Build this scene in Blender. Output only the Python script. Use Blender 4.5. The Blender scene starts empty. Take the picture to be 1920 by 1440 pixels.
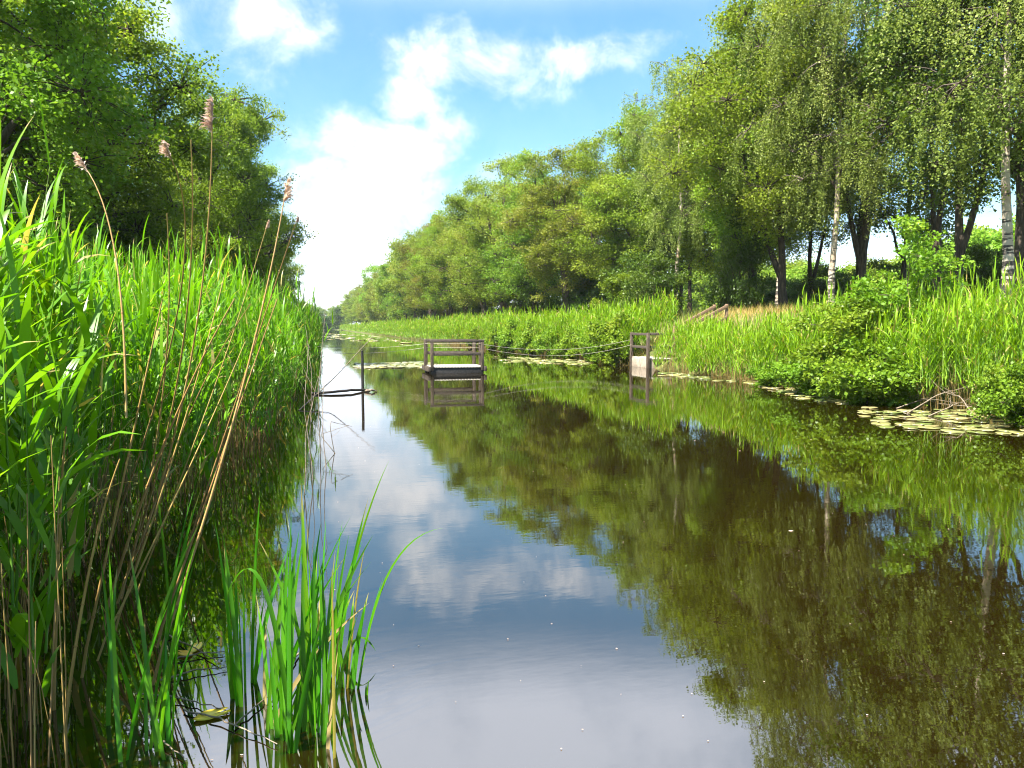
import bpy, math, random
import numpy as np
from mathutils import Vector

PI = math.pi
rad = math.radians
random.seed(5)
sc = bpy.context.scene
col = sc.collection

# ------------------------------------------------------------------ camera
F, W0, H0 = 1450.0, 1920.0, 1440.0          # focal length in pixels of the 1920 x 1440 frame
CAM_H = 1.6
YAW = math.atan(370 / F)                     # turned right of the canal's axis (+Y)
PITCH = math.atan(108 / F)                   # tipped down
cam_data = bpy.data.cameras.new('camera')
cam_data.sensor_width = 36.0
cam_data.lens = 36.0 * F / W0
cam_data.clip_start = 0.05
cam_data.clip_end = 6000
cam = bpy.data.objects.new('camera', cam_data)
cam.location = (0, 0, CAM_H)
cam.rotation_euler = (PI / 2 - PITCH, 0, -YAW)
col.objects.link(cam)
sc.camera = cam

_f = np.array([math.sin(YAW) * math.cos(PITCH), math.cos(YAW) * math.cos(PITCH), -math.sin(PITCH)])
_r = np.array([math.cos(YAW), -math.sin(YAW), 0.0])
_u = np.cross(_r, _f)

def ray(px, py):
    return _f + _r * ((px - W0 / 2) / F) + _u * ((H0 / 2 - py) / F)

def ground(px, py, z=0.0):                   # where the ray meets height z
    d = ray(px, py)
    s = (z - CAM_H) / d[2]
    return np.array([0, 0, CAM_H]) + d * s

def depth(px, py, Z):                        # point at distance Z along the view axis
    return np.array([0, 0, CAM_H]) + ray(px, py) * Z

def lateral(px, L, py=612):                  # point seen at column px whose x is L
    d = ray(px, py)
    s = L / d[0]
    return L, d[1] * s

# ------------------------------------------------------------------ world and sun
SUN_EL, SUN_AZ = rad(55), rad(116)            # azimuth measured from +Y towards -X (left)
SKY_STRENGTH = 0.053
sun_dir = np.array([-math.sin(SUN_AZ) * math.cos(SUN_EL), math.cos(SUN_AZ) * math.cos(SUN_EL), math.sin(SUN_EL)])
sd = bpy.data.lights.new('sun', 'SUN')
sd.energy = 5.0
sd.angle = rad(0.53)
sd.color = (1.0, 0.95, 0.86)
sun = bpy.data.objects.new('sun', sd)
sun.rotation_euler = Vector(sun_dir).to_track_quat('Z', 'Y').to_euler()
sun.location = (0, 0, 60)
col.objects.link(sun)

world = bpy.data.worlds.new('World')
sc.world = world
world.use_nodes = True
wt = world.node_tree
wt.nodes.clear()

class NT:
    def __init__(s, t): s.t = t
    def n(s, kind, **kw):
        nd = s.t.nodes.new(kind)
        for k, v in kw.items():
            setattr(nd, k, v)
        return nd
    def l(s, a, b): s.t.links.new(a, b)
    def put(s, sock, v):
        if hasattr(v, 'is_linked') or hasattr(v, 'links'):
            s.l(v, sock)
        else:
            sock.default_value = v
    def math(s, op, a, b=0.0, c=None, clamp=False):
        nd = s.n('ShaderNodeMath', operation=op, use_clamp=clamp)
        s.put(nd.inputs[0], a); s.put(nd.inputs[1], b)
        if c is not None: s.put(nd.inputs[2], c)
        return nd.outputs[0]
    def smooth(s, v, a, b, o0=0.0, o1=1.0):
        nd = s.n('ShaderNodeMapRange', interpolation_type='SMOOTHSTEP')
        s.put(nd.inputs[0], v)
        for i, q in enumerate((a, b, o0, o1)): nd.inputs[i + 1].default_value = q
        return nd.outputs[0]
    def mix(s, f, a, b, blend='MIX'):
        nd = s.n('ShaderNodeMix', data_type='RGBA', blend_type=blend)
        s.put(nd.inputs[0], f); s.put(nd.inputs[6], a); s.put(nd.inputs[7], b)
        return nd.outputs[2]
    def noise(s, vec, scale, detail=4, rough=0.55, dist=0.0):
        nd = s.n('ShaderNodeTexNoise')
        if vec is not None: s.l(vec, nd.inputs['Vector'])
        nd.inputs['Scale'].default_value = scale
        nd.inputs['Detail'].default_value = detail
        nd.inputs['Roughness'].default_value = rough
        nd.inputs['Distortion'].default_value = dist
        return nd.outputs[0]

w = NT(wt)
sky = w.n('ShaderNodeTexSky', sky_type='NISHITA')
sky.sun_disc = False
sky.sun_elevation = SUN_EL
sky.sun_rotation = -SUN_AZ
sky.air_density = 1.0
sky.dust_density = 0.6
sky.ozone_density = 2.2
tc = w.n('ShaderNodeTexCoord')
sep = w.n('ShaderNodeSeparateXYZ')
w.l(tc.outputs['Generated'], sep.inputs[0])
dy = w.math('MAXIMUM', sep.outputs[1], 0.08)
U0 = w.math('DIVIDE', sep.outputs[0], dy)
V0 = w.math('DIVIDE', sep.outputs[2], dy)
comb = w.n('ShaderNodeCombineXYZ')
w.l(U0, comb.inputs[0]); w.l(V0, comb.inputs[1])
uvw = comb.outputs[0]
wn = w.n('ShaderNodeTexNoise'); w.l(uvw, wn.inputs['Vector'])
wn.inputs['Scale'].default_value = 6.0; wn.inputs['Detail'].default_value = 5; wn.inputs['Roughness'].default_value = 0.6
wsep = w.n('ShaderNodeSeparateXYZ'); w.l(wn.outputs['Color'], wsep.inputs[0])
U = w.math('MULTIPLY_ADD', w.math('SUBTRACT', wsep.outputs[0], 0.5), 0.24, U0)
V = w.math('MULTIPLY_ADD', w.math('SUBTRACT', wsep.outputs[1], 0.5), 0.16, V0)
n1 = w.noise(uvw, 3.2, 7, 0.58, 0.2)
n2 = w.noise(uvw, 11.0, 8, 0.62, 0.4)
wob = w.math('ADD', w.math('MULTIPLY', w.math('SUBTRACT', n1, 0.5), 3.6), w.math('MULTIPLY', w.math('SUBTRACT', n2, 0.5), 2.6))
def uv(px, py):
    d = ray(px, py)
    return d[0] / d[1], d[2] / d[1]
# cumulus banks: centre, half-width, half-height (pixels of the frame turned into directions), weight
BLOBS = [(650, 480, 135, 150, 1.5), (690, 380, 115, 90, 1.4), (730, 275, 100, 62, 1.25), (745, 180, 55, 55, 0.8),
         (770, 95, 75, 45, 0.9), (850, 110, 110, 55, 0.85), (930, 100, 130, 60, 1.1), (1070, 95, 130, 38, 1.15), (940, 330, 90, 40, .55),
         (480, 45, 110, 85, 1.0), (330, 20, 130, 70, 0.7), (1243, 108, 50, 26, 0.7), (560, 300, 60, 90, 0.7), (880, 355, 160, 55, .6),
         (620, 590, 330, 70, 0.9), (760, 470, 60, 110, .5)]
acc = None
for (bx, by, rx, ry, wt_) in BLOBS:
    u0, v0 = uv(bx, by)
    ru = abs(uv(bx + rx, by)[0] - uv(bx - rx, by)[0]) / 2
    rv = abs(uv(bx, by + ry)[1] - uv(bx, by - ry)[1]) / 2
    du = w.math('MULTIPLY', w.math('SUBTRACT', U, u0), 1 / ru)
    dv = w.math('MULTIPLY', w.math('SUBTRACT', V, v0), 1 / rv)
    d2 = w.math('ADD', w.math('MULTIPLY', du, du), w.math('MULTIPLY', dv, dv))
    g = w.math('MULTIPLY', w.math('EXPONENT', w.math('MULTIPLY', d2, -0.5)), wt_)
    acc = g if acc is None else w.math('MAXIMUM', acc, g)
behind = w.smooth(sep.outputs[1], 0.1, 0.4)
fld = w.math('ADD', acc, w.math('MULTIPLY', wob, w.math('MULTIPLY_ADD', acc, 0.55, 0.12)))
mask = w.math('MULTIPLY', w.smooth(fld, 0.34, 1.40), behind)
# scattered clouds over the rest of the dome
gen = w.noise(tc.outputs['Generated'], 2.6, 7, 0.6)
rest = w.math('MULTIPLY', w.smooth(gen, 0.58, 0.85), w.math('SUBTRACT', 1.0, behind))
mask = w.math('MAXIMUM', mask, rest)
# a bright cloud veil added above the frame to lighten the water, and pale air near the horizon
veil = w.math('MULTIPLY', w.smooth(sep.outputs[2], 0.355, 0.46), w.smooth(gen, 0.30, 0.55, 0.45, 1.0))
mask = w.math('MAXIMUM', mask, w.math('MULTIPLY', w.math('MULTIPLY', veil, behind), w.smooth(sep.outputs[2], 0.95, 0.7, 0.3, 0.95)))
mask = w.math('MAXIMUM', mask, w.smooth(sep.outputs[2], 0.16, -0.02, 0.0, 0.8))
hsv = w.n('ShaderNodeHueSaturation')
hsv.inputs['Saturation'].default_value = 1.3
hsv.inputs['Value'].default_value = 1.16
hsv.inputs['Hue'].default_value = 0.484
w.l(sky.outputs[0], hsv.inputs['Color'])
cl_shade = w.smooth(w.math('MULTIPLY_ADD', n1, 0.5, w.math('MULTIPLY', n2, 0.5)), 0.36, 0.6)
cloud = w.mix(cl_shade, (6.0, 6.3, 6.9, 1), (8.8, 8.8, 8.8, 1))
high = w.math('MAXIMUM', w.smooth(sep.outputs[2], 0.34, 0.44), w.smooth(sep.outputs[2], 0.20, 0.05))
cloud = w.mix(high, cloud, (9.6, 10.2, 11.6, 1))
skycol = w.mix(w.math('MULTIPLY_ADD', mask, 0.84, 0.09), hsv.outputs[0], cloud)
bg = w.n('ShaderNodeBackground')
w.l(skycol, bg.inputs['Color'])
bg.inputs['Strength'].default_value = SKY_STRENGTH
wo = w.n('ShaderNodeOutputWorld')
w.l(bg.outputs[0], wo.inputs['Surface'])

# ------------------------------------------------------------------ render settings
sc.view_settings.view_transform = 'Standard'
sc.view_settings.look = 'None'
sc.view_settings.exposure = 2.05
sc.view_settings.gamma = 1.0
sc.view_settings.use_curve_mapping = False
sc.cycles.max_bounces = 7
sc.cycles.diffuse_bounces = 3
sc.cycles.glossy_bounces = 3
sc.cycles.transmission_bounces = 4
sc.cycles.transparent_max_bounces = 4
sc.cycles.caustics_reflective = False
sc.cycles.caustics_refractive = False
sc.cycles.use_denoising = True
sc.cycles.filter_width = 1.1
sc.cycles.sample_clamp_indirect = 6.0

# ------------------------------------------------------------------ materials
def material(name):
    m = bpy.data.materials.new(name)
    m.use_nodes = True
    m.node_tree.nodes.clear()
    return m, NT(m.node_tree)

def rgba(c): return (c[0], c[1], c[2], 1.0)

def leaf_material(name, cols, trans_tint=(1.25, 1.2, 0.5), trans=0.4, rough=0.45, spec=0.35, objvar=0.12, tips=None):
    """cols: three colours along the leaf-to-leaf variation attribute"""
    m, t = material(name)
    at = t.n('ShaderNodeAttribute', attribute_name='v')
    ramp = t.n('ShaderNodeValToRGB')
    e = ramp.color_ramp.elements
    e[0].position, e[0].color = 0.0, rgba(cols[0])
    e[1].position, e[1].color = 1.0, rgba(cols[2])
    k = e.new(0.5); k.color = rgba(cols[1])
    if tips:                                   # v above 0.9: dry straw tips and old leaves
        k = e.new(0.9); k.color = rgba(cols[2])
        e[len(e) - 1].color = rgba(tips)
    t.l(at.outputs['Fac'], ramp.inputs[0])
    oi = t.n('ShaderNodeObjectInfo')
    h = t.n('ShaderNodeHueSaturation')
    t.l(ramp.outputs[0], h.inputs['Color'])
    hv = t.n('ShaderNodeMapRange'); t.l(oi.outputs['Random'], hv.inputs[0])
    hv.inputs[3].default_value = 0.5 - objvar * 0.12; hv.inputs[4].default_value = 0.5 + objvar * 0.12
    t.l(hv.outputs[0], h.inputs['Hue'])
    vv = t.n('ShaderNodeMapRange'); t.l(oi.outputs['Random'], vv.inputs[0])
    vv.inputs[3].default_value = 1 - objvar; vv.inputs[4].default_value = 1 + objvar
    t.l(vv.outputs[0], h.inputs['Value'])
    base = h.outputs[0]
    p = t.n('ShaderNodeBsdfPrincipled')
    t.l(base, p.inputs['Base Color'])
    p.inputs['Roughness'].default_value = rough
    p.inputs['Specular IOR Level'].default_value = spec
    tr = t.n('ShaderNodeBsdfTranslucent')
    t.l(t.mix(1.0, base, rgba(trans_tint), 'MULTIPLY'), tr.inputs['Color'])
    ms = t.n('ShaderNodeMixShader')
    ms.inputs[0].default_value = trans
    t.l(p.outputs[0], ms.inputs[1]); t.l(tr.outputs[0], ms.inputs[2])
    o = t.n('ShaderNodeOutputMaterial')
    t.l(ms.outputs[0], o.inputs['Surface'])
    return m

def solid_material(name, c1, c2, scale=6.0, rough=0.8, bump=0.3, stretch=(1, 1, 1), coord='Object', spec=0.3, contrast=(0.3, 0.7), dist=0.02):
    m, t = material(name)
    tcn = t.n('ShaderNodeTexCoord')
    mp = t.n('ShaderNodeMapping')
    mp.inputs['Scale'].default_value = stretch
    t.l(tcn.outputs[coord], mp.inputs[0])
    nz = t.noise(mp.outputs[0], scale, 6, 0.6)
    c = t.mix(t.smooth(nz, *contrast), rgba(c1), rgba(c2))
    p = t.n('ShaderNodeBsdfPrincipled')
    t.l(c, p.inputs['Base Color'])
    p.inputs['Roughness'].default_value = rough
    p.inputs['Specular IOR Level'].default_value = spec
    if bump:
        b = t.n('ShaderNodeBump')
        b.inputs['Strength'].default_value = bump
        b.inputs['Distance'].default_value = dist
        t.l(nz, b.inputs['Height']); t.l(b.outputs[0], p.inputs['Normal'])
    o = t.n('ShaderNodeOutputMaterial')
    t.l(p.outputs[0], o.inputs['Surface'])
    return m

def water_material():
    m, t = material('canal_water')
    tcn = t.n('ShaderNodeTexCoord')
    mp = t.n('ShaderNodeMapping'); mp.inputs['Scale'].default_value = (0.7, 1.6, 1)
    t.l(tcn.outputs['Object'], mp.inputs[0])
    a = t.noise(mp.outputs[0], 2.4, 3, 0.5)
    mp2 = t.n('ShaderNodeMapping'); mp2.inputs['Scale'].default_value = (1.0, 2.2, 1)
    t.l(tcn.outputs['Object'], mp2.inputs[0])
    b_ = t.noise(mp2.outputs[0], 9.0, 2, 0.5)
    calm = t.smooth(t.noise(tcn.outputs['Object'], 0.16, 2, 0.5), 0.38, 0.66, 0.25, 1.0)
    hgt = t.math('MULTIPLY', t.math('MULTIPLY_ADD', b_, 0.25, a), calm)
    bp = t.n('ShaderNodeBump')
    bp.inputs['Strength'].default_value = 1.0
    bp.inputs['Distance'].default_value = 0.0011
    t.l(hgt, bp.inputs['Height'])
    p = t.n('ShaderNodeBsdfPrincipled')
    p.inputs['Base Color'].default_value = (0.0085, 0.0052, 0.0006, 1)
    p.inputs['Roughness'].default_value = 0.015
    p.inputs['IOR'].default_value = 2.9
    t.l(bp.outputs[0], p.inputs['Normal'])
    o = t.n('ShaderNodeOutputMaterial')
    t.l(p.outputs[0], o.inputs['Surface'])
    return m

def birch_bark():
    m, t = material('birch_bark')
    tcn = t.n('ShaderNodeTexCoord')
    mp = t.n('ShaderNodeMapping'); mp.inputs['Scale'].default_value = (1.2, 1.2, 7)
    t.l(tcn.outputs['Object'], mp.inputs[0])
    nz = t.noise(mp.outputs[0], 1.3, 4, 0.6)
    sepz = t.n('ShaderNodeSeparateXYZ'); t.l(tcn.outputs['Object'], sepz.inputs[0])
    low = t.smooth(sepz.outputs[2], 0.2, 3.2, 0.16, 0.0)
    dark = t.smooth(t.math('SUBTRACT', nz, low), 0.42, 0.36)
    big = t.noise(tcn.outputs['Object'], 1.1, 3)
    c = t.mix(t.smooth(big, 0.35, 0.7), (0.40, 0.35, 0.27, 1), (0.28, 0.19, 0.11, 1))
    c = t.mix(dark, c, (0.035, 0.028, 0.022, 1))
    at = t.n('ShaderNodeAttribute', attribute_name='v')
    c = t.mix(t.smooth(at.outputs['Fac'], 0.1, 0.4), (0.07, 0.05, 0.035, 1), c)
    p = t.n('ShaderNodeBsdfPrincipled'); t.l(c, p.inputs['Base Color']); p.inputs['Roughness'].default_value = 0.75
    bp = t.n('ShaderNodeBump'); bp.inputs['Strength'].default_value = 0.4; bp.inputs['Distance'].default_value = 0.02
    t.l(nz, bp.inputs['Height']); t.l(bp.outputs[0], p.inputs['Normal'])
    o = t.n('ShaderNodeOutputMaterial'); t.l(p.outputs[0], o.inputs['Surface'])
    return m

M = {}
M['oak'] = leaf_material('oak_leaf', [(.075, .150, .012), (.165, .270, .020), (.290, .365, .040)], trans=.48, spec=.2, trans_tint=(1.15, 1.15, .6))
M['olive'] = leaf_material('olive_leaf', [(.080, .140, .014), (.175, .240, .026), (.290, .310, .060)], spec=.2, trans=.46, objvar=.34)
M['lime'] = leaf_material('lime_leaf', [(.100, .185, .014), (.200, .305, .026), (.310, .385, .055)], spec=.2, trans=.48, trans_tint=(1.12, 1.15, .6), objvar=.16)
M['birch'] = leaf_material('birch_leaf', [(.100, .150, .024), (.200, .250, .050), (.320, .350, .100)], trans=.44, trans_tint=(1.12, 1.12, .7), spec=.2, rough=.45)
M['shade'] = leaf_material('shade_leaf', [(.036, .080, .006), (.065, .130, .010), (.115, .180, .016)], trans=.36)  # dark greens; shade on the trees behind is put into the leaf colour
M['alder'] = leaf_material('alder_leaf', [(.075, .150, .010), (.130, .225, .012), (.220, .300, .030)], trans=.38, spec=.22, rough=.4)
M['reed'] = leaf_material('reed_leaf', [(.060, .155, .005), (.130, .280, .006), (.220, .370, .012)], trans=.5, spec=.35, rough=.36, trans_tint=(1.2, 1.15, .35), tips=(.42, .33, .13))
M['reed_right'] = leaf_material('bank_reed_leaf', [(.090, .200, .006), (.180, .330, .008), (.280, .420, .015)], trans=.46, spec=.2, rough=.45, trans_tint=(1.2, 1.1, .35), tips=(.42, .33, .13))
M['iris'] = leaf_material('iris_leaf', [(.040, .170, .005), (.075, .270, .006), (.140, .360, .012)], trans=.5, spec=.45, rough=.36, trans_tint=(1.2, 1.2, .35), tips=(.42, .33, .13))
M['reed_stem'] = leaf_material('reed_stem', [(.080, .170, .012), (.120, .210, .018), (.26, .24, .06)], trans=.05)
M['dry'] = leaf_material('dry_reed', [(.26, .15, .045), (.38, .24, .08), (.50, .35, .14)], trans=.08, trans_tint=(1, .9, .7))
M['plume'] = leaf_material('reed_plume', [(.48, .32, .24), (.60, .46, .36), (.70, .58, .48)], trans=.35, trans_tint=(1.1, .95, .8))
M['dead'] = leaf_material('dead_stalk', [(.13, .075, .025), (.24, .145, .05), (.36, .24, .10)], trans=.1, trans_tint=(1, .9, .7))
M['grass'] = leaf_material('bank_grass', [(.10, .17, .02), (.19, .22, .045), (.42, .28, .09)], trans=.35, trans_tint=(1.1, 1, .5))
M['pad'] = leaf_material('lily_pad', [(.13, .17, .04), (.24, .25, .08), (.36, .31, .13)], trans=.05, rough=.28, spec=.7)
M['yellow_pad'] = leaf_material('yellow_pad', [(.55, .38, .03), (.70, .50, .04), (.75, .55, .07)], trans=.15, rough=.35)
M['bark'] = solid_material('bark', (.032, .024, .017), (.085, .066, .046), 7, .9, .7, (2.2, 2.2, .5), dist=.05)
M['bark_pale'] = solid_material('pale_bark', (.060, .046, .030), (.14, .11, .075), 7, .9, .7, (2.2, 2.2, .5), dist=.05)
M['birch_bark'] = birch_bark()
M['twig'] = solid_material('twig', (.10, .075, .05), (.26, .21, .15), 25, .8, .2)
M['log'] = solid_material('wet_log', (.012, .010, .008), (.045, .036, .028), 12, .45, .4, (1, 1, 4))
M['wood'] = solid_material('weathered_wood', (.030, .024, .019), (.095, .075, .056), 5, .75, .35, (1.5, 9, 9), dist=.006)
M['wood_post'] = solid_material('post_wood', (.034, .026, .020), (.12, .090, .062), 5, .75, .35, (9, 9, 1.2), dist=.006)
M['rail_wood'] = solid_material('rail_wood', (.12, .075, .045), (.25, .165, .10), 6, .8, .3, (2, 9, 9), dist=.006)
M['deck'] = solid_material('deck_board', (.30, .28, .23), (.50, .46, .38), 7, .7, .3, (9, 1.2, 9), dist=.005)
M['concrete'] = solid_material('concrete', (.20, .16, .12), (.36, .30, .23), 5, .85, .35)
M['rope'] = solid_material('rope', (.34, .30, .22), (.55, .50, .40), 60, .9, .3)
M['iron'] = solid_material('dark_metal', (.012, .012, .012), (.035, .032, .030), 20, .55, .2)
M['soil'] = solid_material('bank_soil', (.045, .060, .014), (.13, .13, .035), 2.2, .95, .5, coord='Object')
M['water'] = water_material()

# ------------------------------------------------------------------ mesh helpers
def make_mesh(name, verts, faces, mat, v=None, smooth=False):
    """faces: (n, 4) or (n, 3) int array; v: variation per vertex"""
    me = bpy.data.meshes.new(name)
    verts = np.asarray(verts, np.float32).reshape(-1, 3)
    faces = np.asarray(faces, np.int32)
    n, k = faces.shape
    me.vertices.add(len(verts)); me.vertices.foreach_set('co', verts.ravel())
    me.loops.add(n * k); me.loops.foreach_set('vertex_index', faces.ravel())
    me.polygons.add(n); me.polygons.foreach_set('loop_start', np.arange(n, dtype=np.int32) * k)
    if v is not None:
        a = me.attributes.new('v', 'FLOAT', 'POINT')
        a.data.foreach_set('value', np.asarray(v, np.float32).ravel())
    me.update(calc_edges=True)
    if smooth:
        me.polygons.foreach_set('use_smooth', np.ones(n, bool))
    me.materials.append(M[mat])
    return me

def link(name, me, parent=None, loc=(0, 0, 0), rz=0.0):
    o = bpy.data.objects.new(name, me)
    o.location = loc
    o.rotation_euler = (0, 0, rz)
    if parent is not None: o.parent = parent
    col.objects.link(o)
    return o

def tag(o, label=None, cat=None, group=None, kind=None):
    if label: o['label'] = label
    if cat: o['category'] = cat
    if group: o['group'] = group
    if kind: o['kind'] = kind
    return o

def thing(name, label, cat, loc=(0, 0, 0), rz=0.0, group=None):
    return tag(link(name, None, None, loc, rz), label, cat, group)

class Geo:
    """collects quads (tris are stored as quads with a repeated corner never used here)"""
    def __init__(s): s.v, s.f, s.a, s.n = [], [], [], 0
    def add(s, verts, faces, a):
        verts = np.asarray(verts, float).reshape(-1, 3)
        faces = np.asarray(faces, int)
        s.v.append(verts); s.f.append(faces + s.n)
        s.a.append(np.broadcast_to(np.asarray(a, float), (len(verts),)) if np.ndim(a) < 1 or len(np.atleast_1d(a)) != len(verts) else np.asarray(a, float))
        s.n += len(verts)
        return s
    def mesh(s, name, mat, smooth=False):
        return make_mesh(name, np.concatenate(s.v), np.concatenate(s.f), mat, np.concatenate(s.a), smooth)

def tubes(P, R, sides=5, cap=False):
    """P (N, S, 3) polylines, R (N, S) radii -> verts, quads"""
    P = np.asarray(P, float); R = np.asarray(R, float)
    if P.ndim == 2: P, R = P[None], R[None]
    N, S, _ = P.shape
    T = np.gradient(P, axis=1)
    T /= np.linalg.norm(T, axis=2, keepdims=True) + 1e-9
    ref = np.where(np.abs(T[:, :1, 2:3]) > 0.8, np.array([1.0, 0.13, 0.0]), np.array([0.0, 0.0, 1.0]))
    A = np.cross(T, np.broadcast_to(ref, T.shape)); A /= np.linalg.norm(A, axis=2, keepdims=True) + 1e-9
    B = np.cross(T, A)
    th = np.arange(sides) / sides * 2 * PI
    ring = A[:, :, None] * np.cos(th)[None, None, :, None] + B[:, :, None] * np.sin(th)[None, None, :, None]
    V = P[:, :, None] + ring * R[:, :, None, None]
    idx = np.arange(N * S * sides).reshape(N, S, sides)
    q = np.stack([idx[:, :-1], np.roll(idx[:, :-1], -1, 2), np.roll(idx[:, 1:], -1, 2), idx[:, 1:]], -1)
    return V.reshape(-1, 3), q.reshape(-1, 4)

def ribbons(P, Wd, side, fold=0.0):
    """P (N, S, 3) centre lines, Wd (N, S) half widths, side (N, 3) -> verts, quads; fold lifts the edges"""
    P = np.asarray(P, float)
    N, S, _ = P.shape
    side = np.broadcast_to(side[:, None, :], P.shape)
    if fold:
        T = np.gradient(P, axis=1)
        nrm = np.cross(side, T); nrm /= np.linalg.norm(nrm, axis=2, keepdims=True) + 1e-9
        off = side * Wd[..., None]; up = nrm * (Wd[..., None] * fold)
        V = np.stack([P - off + up, P, P + off + up], 2)
        k = 3
    else:
        off = side * Wd[..., None]
        V = np.stack([P - off, P + off], 2)
        k = 2
    idx = np.arange(N * S * k).reshape(N, S, k)
    q = np.stack([idx[:, :-1, :-1], idx[:, :-1, 1:], idx[:, 1:, 1:], idx[:, 1:, :-1]], -1)
    return V.reshape(-1, 3), q.reshape(-1, 4)

def blade_paths(rng, base, az, th0, th1, length, segs, power=1.5):
    """blades that leave base at th0 from the vertical and end at th1"""
    N = len(base)
    s = np.linspace(0, 1, segs + 1)
    th = th0[:, None] + (th1 - th0)[:, None] * s[None] ** power
    ds = length[:, None] / segs
    mid = (th[:, :-1] + th[:, 1:]) / 2
    hx = np.concatenate([np.zeros((N, 1)), np.cumsum(np.sin(mid) * ds, 1)], 1)
    hz = np.concatenate([np.zeros((N, 1)), np.cumsum(np.cos(mid) * ds, 1)], 1)
    P = np.empty((N, segs + 1, 3))
    P[..., 0] = base[:, :1] + hx * np.cos(az)[:, None]
    P[..., 1] = base[:, 1:2] + hx * np.sin(az)[:, None]
    P[..., 2] = base[:, 2:3] + hz
    return P

def blade_width(segs, w, kind='reed'):
    s = np.linspace(0, 1, segs + 1)
    if kind == 'reed': prof = np.minimum(1, 0.35 + s * 4) * (1 - s ** 2.2) + 0.02
    else: prof = np.minimum(1, 0.75 + s) * (1 - s ** 3.5) + 0.02
    return w[:, None] * prof[None]

def rep(a, k): return np.repeat(np.asarray(a, float), k)

def box_verts(c, s):
    c = np.asarray(c, float); h = np.asarray(s, float) / 2
    q = np.array([(-1, -1, -1), (1, -1, -1), (1, 1, -1), (-1, 1, -1), (-1, -1, 1), (1, -1, 1), (1, 1, 1), (-1, 1, 1)])
    f = np.array([(0, 3, 2, 1), (4, 5, 6, 7), (0, 1, 5, 4), (1, 2, 6, 5), (2, 3, 7, 6), (3, 0, 4, 7)])
    return c + q * h, f

def beam_verts(a, b, wd, ht):
    """a bar of section wd x ht running from a to b"""
    a, b = np.asarray(a, float), np.asarray(b, float)
    t = (b - a); L = np.linalg.norm(t); t /= L
    up = np.array([0, 0, 1.0]) if abs(t[2]) < 0.95 else np.array([0, 1.0, 0])
    s = np.cross(t, up); s /= np.linalg.norm(s)
    u = np.cross(s, t)
    q, f = box_verts((0, 0, 0), (1, 1, 1))
    c = (a + b) / 2
    return c + q[:, :1] * t * L + q[:, 1:2] * s * wd + q[:, 2:3] * u * ht, f

def bevelled(o, w=0.008):
    m = o.modifiers.new('edge', 'BEVEL'); m.width = w; m.segments = 2; m.limit_method = 'ANGLE'
    return o

def beams(name, parent, mat, bars, bevel=0.008, loc=(0, 0, 0)):
    g = Geo()
    for (a, b, wd, ht) in bars:
        v, f = beam_verts(a, b, wd, ht); g.add(v, f, 0.5)
    return bevelled(link(name, g.mesh(name, mat), parent, loc), bevel)

# ------------------------------------------------------------------ the setting: ground and water
LEFT_PROFILE = [(-3000, 0.8), (-400, 0.8), (-60, 0.9), (-14, 1.0), (-7, 0.9), (-4, 0.35), (-2.2, 0.05), (-1.0, -0.18), (0.2, -0.7), (2, -1.2), (9, -1.2), (11.0, -0.8), (11.9, -0.35)]
FAR_PROFILE = [(20, 2.2), (30, 2.0), (60, 1.4), (400, 1.2), (3000, 1.2)]
PROFILE = LEFT_PROFILE + [(12.6, -0.08), (13.3, 0.02), (14.2, 0.15), (15.2, 0.7), (17, 1.85)] + FAR_PROFILE          # flat reed margin below the slope
STEPS_PROFILE = LEFT_PROFILE + [(12.6, 0.02), (13.3, 0.45), (14.2, 1.1), (15.2, 1.6), (17, 2.05)] + FAR_PROFILE       # the slope comes down to the landing
CANAL_END = 420.0
px_ = np.array(PROFILE)[:, 0]
def gz(x, y):
    k = np.exp(-((np.asarray(y, float) - 27.6) / 4.2) ** 4)
    return np.interp(x, px_, np.array(PROFILE)[:, 1]) * (1 - k) + np.interp(x, px_, np.array(STEPS_PROFILE)[:, 1]) * k
def ground_z(x, y=27.0):
    return float(gz(x, y))
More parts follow.
